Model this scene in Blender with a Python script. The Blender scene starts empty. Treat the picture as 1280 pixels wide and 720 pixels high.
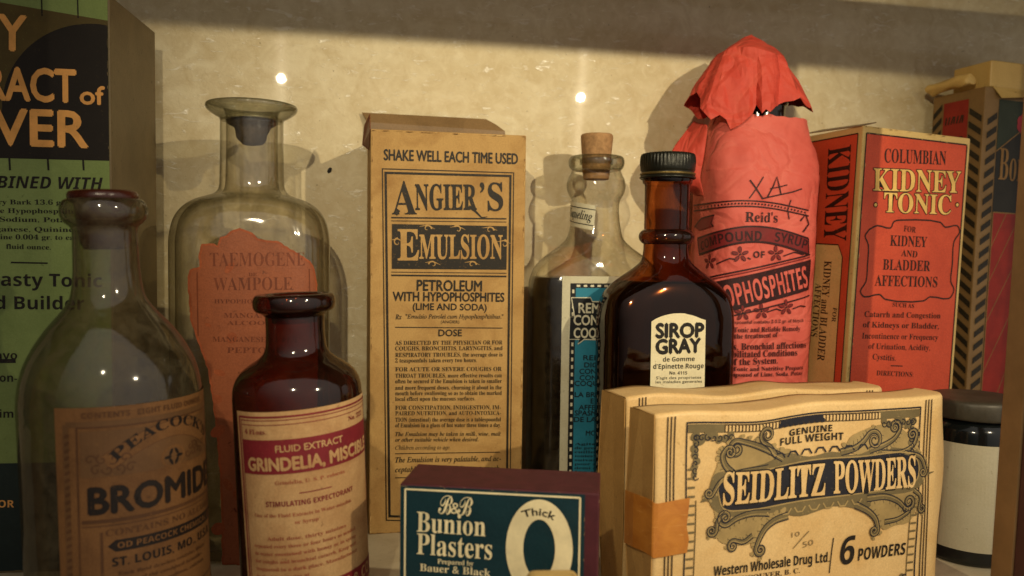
import bpy, bmesh, math, random
from mathutils import Vector, Matrix, noise
from mathutils.geometry import tessellate_polygon
S = bpy.context.scene
COL = S.collection
R = math.radians
U = 0.01                                    # everything below is written in centimetres

# ---------------------------------------------------------------- camera
FPX, CAMH = 1000.0, 13.1
_y, _p, _r = R(12), R(2.86), 0.013
FW = Vector((math.sin(_y)*math.cos(_p), math.cos(_y)*math.cos(_p), -math.sin(_p)))
R0 = Vector((math.cos(_y), -math.sin(_y), 0)); U0 = R0.cross(FW)
RT = R0*math.cos(_r) + U0*math.sin(_r); UP = RT.cross(FW)
CAM = Vector((0, 0, CAMH))
cd = bpy.data.cameras.new('camera'); co = bpy.data.objects.new('camera', cd); COL.objects.link(co)
cd.sensor_width = 36; cd.lens = 36*FPX/1280; cd.clip_start = 0.01; cd.clip_end = 50
co.matrix_world = Matrix(((RT.x, UP.x, -FW.x, 0), (RT.y, UP.y, -FW.y, 0), (RT.z, UP.z, -FW.z, CAMH*U), (0, 0, 0, 1)))
cd.dof.use_dof = True; cd.dof.focus_distance = 0.325; cd.dof.aperture_fstop = 13
S.camera = co

# ---------------------------------------------------------------- world, lamps, exposure
w = bpy.data.worlds.new('World'); S.world = w; w.use_nodes = True
wn = w.node_tree.nodes; wl = w.node_tree.links; bg = wn['Background']       # the dim room: brighter towards the upper right, dark below and to the left
tcw = wn.new('ShaderNodeTexCoord'); dt = wn.new('ShaderNodeVectorMath'); dt.operation = 'DOT_PRODUCT'; dt.inputs[1].default_value = (.50, -.42, .76)
mr = wn.new('ShaderNodeMapRange'); mr.interpolation_type = 'SMOOTHSTEP'; mr.inputs['From Min'].default_value = -.35; mr.inputs['From Max'].default_value = .9
mr.inputs['To Min'].default_value = .03; mr.inputs['To Max'].default_value = .60
wl.new(tcw.outputs['Generated'], dt.inputs[0]); wl.new(dt.outputs['Value'], mr.inputs['Value']); wl.new(mr.outputs[0], bg.inputs[1])
bg.inputs[0].default_value = (1.0, .90, .80, 1)
def lamp(name, loc, target, power, size, blend, col):
    l = bpy.data.lights.new(name, 'SPOT'); o = bpy.data.objects.new(name, l); COL.objects.link(o)
    l.energy = power; l.spot_size = R(size); l.spot_blend = blend; l.shadow_soft_size = 0.0032; l.color = col
    o.location = Vector(loc)*U
    o.rotation_euler = (Vector(target)-Vector(loc)).to_track_quat('-Z', 'Y').to_euler()
    return o
lamp('cabinet_lamp', (-6.5, -8, 31.1), (15, 41, 18), 4.0, 66, 1.0, (1, 0.85, 0.58))
lamp('cabinet_lamp', (27.3, -8, 30.8), (12, 36, 12), 4.85, 62, 1.0, (1, 0.85, 0.58))
S.view_settings.view_transform = 'Standard'; S.view_settings.look = 'None'
S.view_settings.exposure = 0.12; S.view_settings.gamma = 1; S.view_settings.use_curve_mapping = False
S.render.engine = 'CYCLES'
S.cycles.use_denoising = True
S.cycles.transparent_max_bounces = 40; S.cycles.max_bounces = 10
S.cycles.caustics_reflective = False; S.cycles.caustics_refractive = False
S.cycles.sample_clamp_indirect = 4

# ---------------------------------------------------------------- materials
def lin(c):
    return tuple(((v/255)/12.92 if v/255 <= 0.04045 else ((v/255+0.055)/1.055)**2.4) for v in c) + (1,)
MATS = {}
class NT:
    def __init__(s, name):
        s.m = bpy.data.materials.new(name); s.m.use_nodes = True; s.t = s.m.node_tree; s.n = s.t.nodes; s.n.clear()
        s.out = s.n.new('ShaderNodeOutputMaterial'); MATS[name] = s.m
        s.co = s.n.new('ShaderNodeTexCoord')
    def l(s, a, b): s.t.links.new(a, b)
    def noise(s, scale, detail=4, rough=.6, dist=0, stretch=None, rot=None):
        n = s.n.new('ShaderNodeTexNoise'); n.inputs['Scale'].default_value = scale; n.inputs['Detail'].default_value = detail
        n.inputs['Roughness'].default_value = rough; n.inputs['Distortion'].default_value = dist
        if stretch or rot:
            mp = s.n.new('ShaderNodeMapping'); s.l(s.co.outputs['Object'], mp.inputs[0])
            if stretch: mp.inputs['Scale'].default_value = stretch
            if rot: mp.inputs['Rotation'].default_value = rot
            s.l(mp.outputs[0], n.inputs['Vector'])
        else: s.l(s.co.outputs['Object'], n.inputs['Vector'])
        return n.outputs['Fac']
    def ramp(s, f, a, b, va=0, vb=1):
        r = s.n.new('ShaderNodeMapRange'); r.inputs['From Min'].default_value = a; r.inputs['From Max'].default_value = b
        r.inputs['To Min'].default_value = va; r.inputs['To Max'].default_value = vb; s.l(f, r.inputs['Value']); return r.outputs[0]
    def mix(s, f, a, b):
        m = s.n.new('ShaderNodeMix'); m.data_type = 'RGBA'
        for v, k in ((f, 0), (a, 6), (b, 7)):
            if isinstance(v, (tuple, float, int)): m.inputs[k].default_value = v
            else: s.l(v, m.inputs[k])
        return m.outputs[2]
    def math(s, op, a, b):
        m = s.n.new('ShaderNodeMath'); m.operation = op
        for i, v in enumerate((a, b)):
            if isinstance(v, (int, float)): m.inputs[i].default_value = v
            else: s.l(v, m.inputs[i])
        return m.outputs[0]
    def bump(s, h, strength, dist=.0005):
        b = s.n.new('ShaderNodeBump'); b.inputs['Strength'].default_value = strength; b.inputs['Distance'].default_value = dist
        s.l(h, b.inputs['Height']); return b.outputs[0]
    def principled(s, col, rough=.6, normal=None, spec=.5, metal=0, coat=0, coat_rough=.05, link=True):
        p = s.n.new('ShaderNodeBsdfPrincipled')
        if isinstance(col, tuple): p.inputs['Base Color'].default_value = col
        else: s.l(col, p.inputs['Base Color'])
        if isinstance(rough, (int, float)): p.inputs['Roughness'].default_value = rough
        else: s.l(rough, p.inputs['Roughness'])
        p.inputs['Specular IOR Level'].default_value = spec; p.inputs['Metallic'].default_value = metal
        p.inputs['Coat Weight'].default_value = coat; p.inputs['Coat Roughness'].default_value = coat_rough
        if normal: s.l(normal, p.inputs['Normal'])
        if link: s.l(p.outputs[0], s.out.inputs[0])
        return p

def paper(name, col, stain=None, amount=.5, rough=.6, spot=.5, fine=.12, spec=.3, coat=0, scuff=None):
    """aged paper or card: big mottled yellowing, small freckles, fibre bump"""
    t = NT(name); c = lin(col); st = lin(stain or tuple(v*.72 for v in col))
    big = t.ramp(t.noise(55, 6, .62, .6), .42, .72, 0, amount)
    x = t.mix(big, c, st)
    fr = t.ramp(t.noise(420, 3, .6), .66, .74, 0, spot)
    x = t.mix(fr, x, tuple(v*.55 for v in st[:3])+(1,))
    fn = t.ramp(t.noise(1500, 2, .5), .3, .7, -fine, fine)
    hs = t.n.new('ShaderNodeHueSaturation'); t.l(x, hs.inputs['Color']); t.l(t.math('ADD', fn, 1.0), hs.inputs['Value'])
    x = hs.outputs[0]
    if scuff:
        sc = t.ramp(t.noise(160, 8, .75, 1.2), .66, .72, 0, .7)
        x = t.mix(sc, x, lin(scuff))
    t.principled(x, rough, t.bump(t.noise(700, 5, .6), .25, .0004), spec, coat=coat, coat_rough=.25)
def ink(name, col, under=None, wear=.5, rough=.55, thr=.60):
    """printed ink with small worn-off flecks that show the paper"""
    t = NT(name); c = lin(col)
    if under:
        f = t.ramp(t.noise(1100, 4, .7), thr, thr+.1, 0, wear)
        x = t.mix(f, c, lin(under))
    else: x = c
    big = t.ramp(t.noise(90, 4, .6), .35, .75, .85, 1.25)
    hs = t.n.new('ShaderNodeHueSaturation')
    if isinstance(x, tuple): hs.inputs['Color'].default_value = x
    else: t.l(x, hs.inputs['Color'])
    t.l(big, hs.inputs['Value'])
    t.principled(hs.outputs[0], rough, None, .3)
def glass(name, tint, edge, power=2.2, rough=.03, dirt=.05, dirtcol=(120, 105, 80), f0=.04, gloss=1.0):
    """bottle glass: tinted see-through walls that darken towards the outline, mirror gloss, a film of dust"""
    t = NT(name)
    lw = t.n.new('ShaderNodeLayerWeight'); lw.inputs['Blend'].default_value = .5
    fac = lw.outputs['Facing']
    e = t.math('POWER', fac, power)
    streak = t.ramp(t.noise(70, 3, .5, 1.5, (1, 1, .35)), .3, .7, .82, 1.06)
    tc = t.mix(e, tuple(tint)+(1,), tuple(edge)+(1,))
    mu = t.n.new('ShaderNodeMix'); mu.data_type = 'RGBA'; mu.blend_type = 'MULTIPLY'; mu.inputs[0].default_value = 1
    t.l(tc, mu.inputs[6]); cr = t.n.new('ShaderNodeCombineColor')
    for i in range(3): t.l(streak, cr.inputs[i])
    t.l(cr.outputs[0], mu.inputs[7])
    tr = t.n.new('ShaderNodeBsdfTransparent'); t.l(mu.outputs[2], tr.inputs[0])
    gl = t.n.new('ShaderNodeBsdfGlossy'); gl.inputs['Roughness'].default_value = rough; gl.inputs['Color'].default_value = (gloss, gloss, gloss, 1)
    t.l(t.bump(t.noise(60, 2, .5, .4), .25, .0015), gl.inputs['Normal'])
    fr = t.math('ADD', t.math('MULTIPLY', t.math('POWER', fac, 5), .75), f0)
    ms = t.n.new('ShaderNodeMixShader'); t.l(fr, ms.inputs[0]); t.l(tr.outputs[0], ms.inputs[1]); t.l(gl.outputs[0], ms.inputs[2])
    df = t.n.new('ShaderNodeBsdfDiffuse'); df.inputs[0].default_value = lin(dirtcol)
    dm = t.ramp(t.noise(160, 7, .7, .8), .38, .75, dirt*.35, dirt*2.2)
    m2 = t.n.new('ShaderNodeMixShader'); t.l(dm, m2.inputs[0]); t.l(ms.outputs[0], m2.inputs[1]); t.l(df.outputs[0], m2.inputs[2])
    t.l(m2.outputs[0], t.out.inputs[0])
def solid(name, col, rough=.4, var=.25, scale=150, bump=.1, spec=.5, metal=0, coat=0):
    t = NT(name); c = lin(col)
    x = t.mix(t.ramp(t.noise(scale, 5, .65), .35, .7), c, tuple(v*(1-var) for v in c[:3])+(1,))
    t.principled(x, rough, t.bump(t.noise(scale*4, 4, .6), bump, .0005), spec, metal, coat)

ANI = 0.0
def wall_material():
    t = NT('embossed_cream_wallpaper')
    big = t.ramp(t.noise(9, 5, .6, .5), .35, .7)
    c = t.mix(big, lin((232, 218, 178)), lin((216, 198, 152)))
    mot = t.ramp(t.noise(75, 5, .6, 1.0), .36, .66, 0, .7)
    c = t.mix(mot, c, lin((202, 180, 130)))
    m2_ = t.ramp(t.noise(190, 4, .6, .8), .5, .72, 0, .35); c = t.mix(m2_, c, lin((242, 230, 194)))
    f1 = t.noise(110, 3, .55, 1.3, (1, 1, 2.6), (0, R(32), 0))
    f2 = t.noise(160, 3, .55, 1.1, (1, 1, 3.4), (0, R(-25), 0))
    fl = t.math('MAXIMUM', t.ramp(f1, .62, .70), t.ramp(f2, .645, .72))
    h = t.math('ADD', t.math('MULTIPLY', fl, .7), t.noise(330, 5, .65, .6))
    c = t.mix(t.math('MULTIPLY', fl, .55), c, lin((255, 248, 226)))  # raised flecks whitened: their glint is painted into the paper colour
    sp = t.ramp(t.noise(520, 1, .5), .77, .80, 0, .6)
    c = t.mix(sp, c, lin((110, 80, 45)))
    rg = t.ramp(fl, 0, 1, .52, .14)
    pr = t.principled(c, rg, t.bump(h, .42, .0007), .5, coat=.22, coat_rough=.02, link=False)
    an = t.n.new('ShaderNodeBsdfAnisotropic'); an.distribution = 'GGX'; an.inputs['Roughness'].default_value = .30; an.inputs['Anisotropy'].default_value = .93   # brushed varnish
    cx_ = t.n.new('ShaderNodeCombineXYZ'); cx_.inputs[0].default_value = 1; t.l(cx_.outputs[0], an.inputs['Tangent']); an.inputs['Rotation'].default_value = ANI
    mx = t.n.new('ShaderNodeMixShader'); mx.inputs[0].default_value = .014; t.l(pr.outputs[0], mx.inputs[1]); t.l(an.outputs[0], mx.inputs[2]); t.l(mx.outputs[0], t.out.inputs[0])
wall_material()
paper('painted_shelf', (205, 192, 160), (170, 152, 115), .6, .5, .8, .06)
solid('upper_shelf_wood', (120, 96, 70), .6, .4, 60)
solid('post_wood', (150, 118, 78), .5, .35, 40, .2)
solid('maroon_paint', (78, 42, 44), .45, .35, 60, .1)

# ---------------------------------------------------------------- objects
def thing(name, label, cat, loc=(0, 0, 0), rz=0, lean=0, group=None, pitch=0):
    o = bpy.data.objects.new(name, None); COL.objects.link(o); o.empty_display_size = .01
    M = Matrix.Translation(Vector(loc)) @ Matrix.Rotation(R(rz), 4, 'Z') @ Matrix.Rotation(R(lean), 4, 'Y') @ Matrix.Rotation(R(pitch), 4, 'X')
    o.location = Vector(loc)*U; o.rotation_euler = M.to_euler()
    o['label'] = label; o['category'] = cat
    if group: o['group'] = group
    TM[o.name] = M
    return o
TM = {}
def mesh(name, verts, faces, mats, parent=None, idx=None, smooth=False, label=None):
    me = bpy.data.meshes.new(name)
    me.from_pydata([tuple(c*U for c in v) for v in verts], [], faces)
    if isinstance(mats, str): mats = [mats]
    for m in mats: me.materials.append(MATS[m])
    if idx: me.polygons.foreach_set('material_index', idx)
    if smooth: me.polygons.foreach_set('use_smooth', [True]*len(me.polygons))
    me.update()
    o = bpy.data.objects.new(name, me); COL.objects.link(o)
    if parent: o.parent = parent
    if label: o['label'] = label
    return o
def from_bm(name, bm, mats, parent=None, smooth=False):
    bm.verts.index_update()
    v = [tuple(x.co) for x in bm.verts]; f = [[q.index for q in p.verts] for p in bm.faces]; ix = [p.material_index for p in bm.faces]
    bm.free(); return mesh(name, v, f, mats, parent, ix, smooth)
def box_bm(x0, x1, y0, y1, z0, z1, bev=.06, seg=2, bm=None):
    b = bmesh.new(); bmesh.ops.create_cube(b, size=1)
    for v in b.verts: v.co = Vector(((x0+x1)/2+v.co.x*(x1-x0), (y0+y1)/2+v.co.y*(y1-y0), (z0+z1)/2+v.co.z*(z1-z0)))
    if bev: bmesh.ops.bevel(b, geom=list(b.edges), offset=bev, segments=seg, affect='EDGES', profile=.6)
    bmesh.ops.recalc_face_normals(b, faces=b.faces)
    return b
def struct(o, label, cat):
    o['kind'] = 'structure'; o['label'] = label; o['category'] = cat; return o

def catmull(pts, n=5):
    """centripetal Catmull-Rom: no overshoot between unevenly spaced points"""
    out = []; m = len(pts)
    for i in range(m-1):
        p1, p2 = pts[i], pts[i+1]
        p0 = pts[i-1] if i else tuple(2*a-b for a, b in zip(p1, p2)); p3 = pts[i+2] if i+2 < m else tuple(2*b-a for a, b in zip(p1, p2))
        t0 = 0; t1 = t0+max(math.dist(p0[:3], p1[:3]), 1e-6)**.5; t2 = t1+max(math.dist(p1[:3], p2[:3]), 1e-6)**.5; t3 = t2+max(math.dist(p2[:3], p3[:3]), 1e-6)**.5
        L_ = lambda a, b, ta, tb, t: tuple(x*(tb-t)/(tb-ta)+y*(t-ta)/(tb-ta) for x, y in zip(a, b))
        for k in range(n):
            t = t1+(t2-t1)*k/n
            a1 = L_(p0, p1, t0, t1, t); a2 = L_(p1, p2, t1, t2, t); a3 = L_(p2, p3, t2, t3, t)
            out.append(L_(L_(a1, a2, t0, t2, t), L_(a2, a3, t1, t3, t), t1, t2, t))
    out.append(tuple(pts[-1])); return out
def sq(th, a, b, n):
    c, s = math.cos(th), math.sin(th)
    return (a*abs(c)**(2/n)*(1 if c >= 0 else -1), b*abs(s)**(2/n)*(1 if s >= 0 else -1))
def angles(n, N=112):
    if n <= 2.01: return [2*math.pi*i/N for i in range(N)]
    base = [sq(2*math.pi*i/2000, 1, 1, n) for i in range(2000)]     # even spacing along the outline
    L = [0]
    for i in range(2000): L.append(L[-1]+math.dist(base[i], base[(i+1) % 2000]))
    out = []; j = 0
    for k in range(N):
        s = L[-1]*k/N
        while L[j+1] < s: j += 1
        out.append(2*math.pi*(j+(s-L[j])/(L[j+1]-L[j]))/2000)
    return out
def lathe(name, prof, mats, parent, smooth_prof=4, N=112, cap0=True, cap1=False, disp=None):
    """prof rows: (z, a, b, exponent); a,b half width and half depth"""
    pr = prof
    if smooth_prof:
        cm = catmull(prof, smooth_prof); pr = []
        for i in range(len(prof)-1):                      # straight walls stay straight
            st = abs(prof[i+1][1]-prof[i][1]) < .021 and abs(prof[i+1][0]-prof[i][0]) > .8
            for k in range(smooth_prof):
                f = k/smooth_prof
                pr.append(tuple(a+(b-a)*f for a, b in zip(prof[i], prof[i+1])) if st else cm[i*smooth_prof+k])
        pr.append(prof[-1])
    A = angles(max(p[3] for p in prof), N)
    V = []; F = []
    for (z, a, b, n) in pr:
        for th in A:
            x, y = sq(th, max(a, .001), max(b, .001), max(n, 2))
            if disp:
                d = disp(x, y, z); l = math.hypot(x, y); x += x/l*d; y += y/l*d
            V.append((x, y, z))
    m = len(pr)
    for i in range(m-1):
        for k in range(N):
            F.append([i*N+k, i*N+(k+1) % N, (i+1)*N+(k+1) % N, (i+1)*N+k])
    if cap0: F.append([k for k in range(N)][::-1])
    if cap1: F.append([(m-1)*N+k for k in range(N)])
    return mesh(name, V, F, mats, parent, None, True)
def ring(prof):                      # round profile rows (z, r) -> (z, a, b, 2)
    return [(z, r, r, 2) for z, r in prof]

# ---------------------------------------------------------------- surfaces that carry print
def ray(px, py):
    return FW + RT*((px-640)/FPX) - UP*((py-360)/FPX)
def at(px, py, Y):
    d = ray(px, py); return CAM + d*(Y/d.y)
class Flat:
    """plane of a thing's own space: origin, u and v axes"""
    curved = False
    def __init__(s, th, o, eu, ev):
        s.M = TM[th.name] if th else Matrix(); s.o = Vector(o); s.eu = Vector(eu).normalized(); s.ev = Vector(ev).normalized(); s.nn = s.eu.cross(s.ev)
        s.Mi = s.M.inverted()
    def inv(s, p):
        c = s.Mi @ CAM; d = s.Mi.to_3x3() @ ray(*p)
        t = (s.o-c).dot(s.nn)/d.dot(s.nn); q = c+d*t-s.o
        return (q.dot(s.eu), q.dot(s.ev))
    def fwd(s, u, v, h): return s.o+s.eu*u+s.ev*v+s.nn*h
class Round:
    """the front of a lathed wall: u is the arc length from the front, v the height"""
    curved = True
    def __init__(s, th, a, b, n, disp=None, taper=None):
        s.M = TM[th.name]; s.Mi = s.M.inverted(); s.a, s.b, s.n = a, b, n; s.disp = disp; s.taper = taper
        K = 1200; s.T = [(-math.pi*1.25)+(1.5*math.pi)*i/K for i in range(K+1)]
        s.P = [sq(t, a, b, n) for t in s.T]; L = [0]
        for i in range(K): L.append(L[-1]+math.dist(s.P[i], s.P[i+1]))
        mid = min(range(K+1), key=lambda i: abs(s.T[i]+math.pi/2)); s.L = [l-L[mid] for l in L]
    def inv(s, p):
        c = s.Mi @ CAM; d = (s.Mi.to_3x3() @ ray(*p)).normalized()
        t0 = -(c.x*d.x+c.y*d.y)/(d.x**2+d.y**2)
        def f(t):
            q = c+d*t; k = s.taper(q.z) if s.taper else 1
            return abs(q.x/(s.a*k))**s.n+abs(q.y/(s.b*k))**s.n-1
        lo = t0-s.a*2-s.b*2; t = lo; hit = None
        while t < t0+2:
            if f(t) < 0: hit = t; break
            t += .02
        if hit is None: q = c+d*t0
        else:
            a_, b_ = hit-.02, hit
            for _ in range(20):
                m = (a_+b_)/2
                if f(m) < 0: b_ = m
                else: a_ = m
            q = c+d*b_
        k = s.taper(q.z) if s.taper else 1
        i = min(range(len(s.P)), key=lambda i: (s.P[i][0]-q.x/k)**2+(s.P[i][1]-q.y/k)**2)
        return (s.L[i]*k, q.z)
    def fwd(s, u, v, h):
        k = s.taper(v) if s.taper else 1
        u = u/k
        import bisect
        i = max(1, min(len(s.L)-1, bisect.bisect(s.L, u)))
        f = (u-s.L[i-1])/(s.L[i]-s.L[i-1]); A, B = s.P[i-1], s.P[i]
        x, y = A[0]+(B[0]-A[0])*f, A[1]+(B[1]-A[1])*f
        tx, ty = B[0]-A[0], B[1]-A[1]; l = math.hypot(tx, ty)
        x *= k; y *= k
        if s.disp:
            d = s.disp(x, y, v); r = math.hypot(x, y); x += x/r*d; y += y/r*d
        return Vector((x+ty/l*h, y-tx/l*h, v))

# ---------------------------------------------------------------- lettering
def remap(s, f):
    up, lo, dg = {'s': (0x1D400, 0x1D41A, 0x1D7CE), 'i': (0x1D434, 0x1D44E, 0), 'bi': (0x1D468, 0x1D482, 0x1D7CE), 'sc': (0x1D4D0, 0x1D4EA, 0),
                  'b': (0x1D5D4, 0x1D5EE, 0x1D7EC), 'sbi': (0x1D63C, 0x1D656, 0x1D7EC), 'g': (65, 97, 48)}[f]
    o = ''
    for c in s:
        if 'A' <= c <= 'Z': o += chr(up+ord(c)-65)
        elif f == 'i' and c == 'h': o += '\u210e'
        elif 'a' <= c <= 'z': o += chr(lo+ord(c)-97)
        elif c.isdigit() and dg: o += chr(dg+ord(c)-48)
        else: o += c
    return o
TC = {}
def letters(s, font, off, sp):
    k = (s, font, off, sp)
    if k in TC: return TC[k]
    c = bpy.data.curves.new('type', 'FONT'); c.body = remap(s, font); c.size = 1; c.offset = off; c.space_character = sp; c.resolution_u = 3
    o = bpy.data.objects.new('type', c); COL.objects.link(o)
    dg = bpy.context.evaluated_depsgraph_get(); ev = o.evaluated_get(dg); me = ev.to_mesh()
    V = [(v.co.x, v.co.y) for v in me.vertices]; F = [list(p.vertices) for p in me.polygons]
    ev.to_mesh_clear(); bpy.data.objects.remove(o); bpy.data.curves.remove(c)
    x0 = min(v[0] for v in V); x1 = max(v[0] for v in V)
    TC[k] = (V, F, x0, x1); return TC[k]
CAPS = {}
def cap_height(font):
    if font not in CAPS:
        V = letters('H', font, 0, 1)[0]; CAPS[font] = max(v[1] for v in V)-min(v[1] for v in V)
    return CAPS[font]

class Print:
    """everything printed on one sheet, laid out flat in (u, v), then wrapped on to the surface as one mesh"""
    def __init__(s, surf, px=True): s.s = surf; s.items = []; s.px = px
    def q(s, p): return s.s.inv(p) if s.px else p
    def add(s, V, F, mat, layer): s.items.append((V, F, mat, layer))
    def poly(s, pts, mat, layer=1, raw=False):
        P = pts if raw else [s.q(p) for p in pts]
        tri = tessellate_polygon([[Vector((x, y, 0)) for x, y in P]])
        s.add(P, [list(t) for t in tri], mat, layer)
    def rect(s, a, b, mat, layer=1):               # opposite corners
        a, b = s.q(a), s.q(b); s.poly([(a[0], a[1]), (b[0], a[1]), (b[0], b[1]), (a[0], b[1])], mat, layer, True)
    def ribbon(s, pts, wd, mat, layer=2, raw=False, closed=False, taper=False):
        P = pts if raw else [s.q(p) for p in pts]
        n = len(P); V = []
        for i in range(n):
            a = P[(i-1) % n] if (closed or i > 0) else P[i]; b = P[(i+1) % n] if (closed or i < n-1) else P[i]
            dx, dy = b[0]-a[0], b[1]-a[1]; l = math.hypot(dx, dy) or 1
            k = wd/2
            if taper == 'end': k *= 1-.8*i/(n-1)
            elif taper: k *= .25+.75*math.sin(math.pi*i/(n-1))
            V += [(P[i][0]-dy/l*k, P[i][1]+dx/l*k), (P[i][0]+dy/l*k, P[i][1]-dx/l*k)]
        F = [[2*i, 2*i+1, 2*i+3, 2*i+2] for i in range(n-1)]
        if closed: F.append([2*n-2, 2*n-1, 1, 0])
        s.add(V, F, mat, layer)
    def line(s, a, b, wd, mat, layer=2): s.ribbon([a, b], wd, mat, layer)
    def frame(s, quad, wd, mat, layer=2):          # TL, TR, BR, BL as seen
        P = [s.q(p) for p in quad]
        for i in range(4):
            a, b = Vector(P[i]), Vector(P[(i+1) % 4]); d = (b-a).normalized()*wd/2
            s.ribbon([tuple(a-d), tuple(b+d)], wd, mat, layer, True)
    def ellipse(s, c, rx, ry, mat, layer=2, hole=None, n=40, raw=True, rot=0):
        def E(a, k1, k2):
            x, y = math.cos(a)*k1, math.sin(a)*k2
            return (c[0]+x*math.cos(rot)-y*math.sin(rot), c[1]+x*math.sin(rot)+y*math.cos(rot))
        A = [2*math.pi*i/n for i in range(n)]
        if hole:
            V = [E(a, rx, ry) for a in A]+[E(a, hole[0], hole[1]) for a in A]
            s.add(V, [[i, (i+1) % n, n+(i+1) % n, n+i] for i in range(n)], mat, layer)
        else: s.add([E(a, rx, ry) for a in A], [list(range(n))], mat, layer)
    def tx(s, text, a, b, cap, font='b', mat='ink_black', layer=2, bend=0, off=0, sp=1, slant=0, raw=False):
        """text set so that its baseline runs from a to b; cap is the cap height, bend the rise of the middle"""
        if font == 'gb':                                   # heavy weight: the same letters struck five times, slightly apart
            if not raw:
                A, B = s.q(a), s.q(b); m = ((a[0]+b[0])/2, (a[1]+b[1])/2); m0 = s.q(m)
                if bend: bend = s.q((m[0], m[1]-bend))[1]-m0[1]
                cap = abs(s.q((m[0], m[1]-cap))[1]-m0[1]); a, b = A, B
            e = cap*(off or .035)
            for dx, dy in ((0, 0), (e, 0), (-e, 0), (0, e), (0, -e)):
                s.tx(text, (a[0]+dx, a[1]+dy), (b[0]+dx, b[1]+dy), cap, 'g', mat, layer, bend, 0, sp, slant, True)
            return
        if raw: A, B, H, bd = Vector(a), Vector(b), cap, bend
        else:
            A, B = Vector(s.q(a)), Vector(s.q(b))
            m = ((a[0]+b[0])/2, (a[1]+b[1])/2); m0 = s.q(m)
            H = abs(s.q((m[0], m[1]-cap))[1]-m0[1]); bd = (s.q((m[0], m[1]-bend))[1]-m0[1]) if bend else 0
        V, F, x0, x1 = letters(text, font, off, sp)
        L = (B-A).length; d = (B-A)/L; n = Vector((-d.y, d.x)); k = L/(x1-x0); kv = H/cap_height(font); out = []
        for x, y in V:
            u = (x-x0)*k+slant*y*kv; t = u/L; v = y*kv
            base = A+d*u+n*(bd*4*t*(1-t)); sl = bd*4*(1-2*t)/L
            nn = (n-d*sl)/math.sqrt(1+sl*sl)
            out.append(tuple(base+nn*v))
        s.add(out, F, mat, layer)
    def build(s, name, parent, mats=None, step=.14, base=.012, gap=.006, label=None):
        mats = []; V = []; F = []; I = []
        cnt = 0
        for (v, f, m, ly) in s.items:
            cnt += 1
            if m not in mats: mats.append(m)
            if s.s.curved:
                bm = bmesh.new(); vs = [bm.verts.new((x, y, 0)) for x, y in v]
                for q in f:
                    try: bm.faces.new([vs[i] for i in q])
                    except ValueError: pass
                u0 = min(x for x, y in v); u1 = max(x for x, y in v); k = math.floor(u0/step)+1
                while k*step < u1:
                    bmesh.ops.bisect_plane(bm, geom=list(bm.verts)+list(bm.edges)+list(bm.faces), plane_co=(k*step, 0, 0), plane_no=(1, 0, 0), dist=1e-6); k += 1
                if getattr(s.s, 'vstep', 0):
                    u0 = min(y for x, y in v); u1 = max(y for x, y in v); st = s.s.vstep; k = math.floor(u0/st)+1
                    while k*st < u1:
                        bmesh.ops.bisect_plane(bm, geom=list(bm.verts)+list(bm.edges)+list(bm.faces), plane_co=(0, k*st, 0), plane_no=(0, 1, 0), dist=1e-6); k += 1
                bm.verts.index_update(); v = [(q.co.x, q.co.y) for q in bm.verts]; f = [[q.index for q in p.verts] for p in bm.faces]; bm.free()
            o = len(V); V += [s.s.fwd(x, y, base+gap*ly+.0002*(cnt % 24)) for x, y in v]; F += [[i+o for i in q] for q in f]; I += [mats.index(m)]*len(f)
        # all faces look outwards
        out = []
        for q in F:
            a, b, c = V[q[0]], V[q[1]], V[q[2]]
            out.append(q)
        o = mesh(name, V, out, mats, parent, I, False, label)
        return o
def edge_wear(P, u0, u1, v0, v1, mat, n=60, seed=1, size=.09, layer=8):
    """rubbed and chipped spots along the edges of a printed panel"""
    rg = random.Random(seed)
    for _ in range(n):
        sd = rg.randrange(4); k = rg.random(); k = k*k if rg.random() < .5 else 1-k*k
        u = (u0+(u1-u0)*k, u0+(u1-u0)*k, u0, u1)[sd]; v = (v1, v0, v0+(v1-v0)*k, v0+(v1-v0)*k)[sd]
        L_ = size*rg.uniform(.5, 3.2); W_ = size*rg.uniform(.2, .6); m = 9
        if sd < 2: pts = [(u+L_*math.cos(6.283*i/m)*rg.uniform(.6, 1), v+(W_*math.sin(6.283*i/m)*rg.uniform(.5, 1))) for i in range(m)]
        else: pts = [(u+W_*math.cos(6.283*i/m)*rg.uniform(.5, 1), v+L_*math.sin(6.283*i/m)*rg.uniform(.6, 1)) for i in range(m)]
        pts = [(min(max(x, u0), u1), min(max(y, v0), v1)) for x, y in pts]
        if len(set(pts)) > 5 and max(p[0] for p in pts)-min(p[0] for p in pts) > .01 and max(p[1] for p in pts)-min(p[1] for p in pts) > .01: P.poly(pts, mat, layer, True)
def spiral(c, r0, turns, start, direction=1, r1=.12, n=26):
    return [(c[0]+(r0+(r1*r0-r0)*i/n)*math.cos(start+direction*turns*2*math.pi*i/n), c[1]+(r0+(r1*r0-r0)*i/n)*math.sin(start+direction*turns*2*math.pi*i/n)) for i in range(n+1)]
for _n, _c, _u in (('ink_black', (28, 24, 20), (150, 120, 70)), ('ink_plain', (30, 26, 22), None)): ink(_n, _c, _u, .35)

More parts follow.
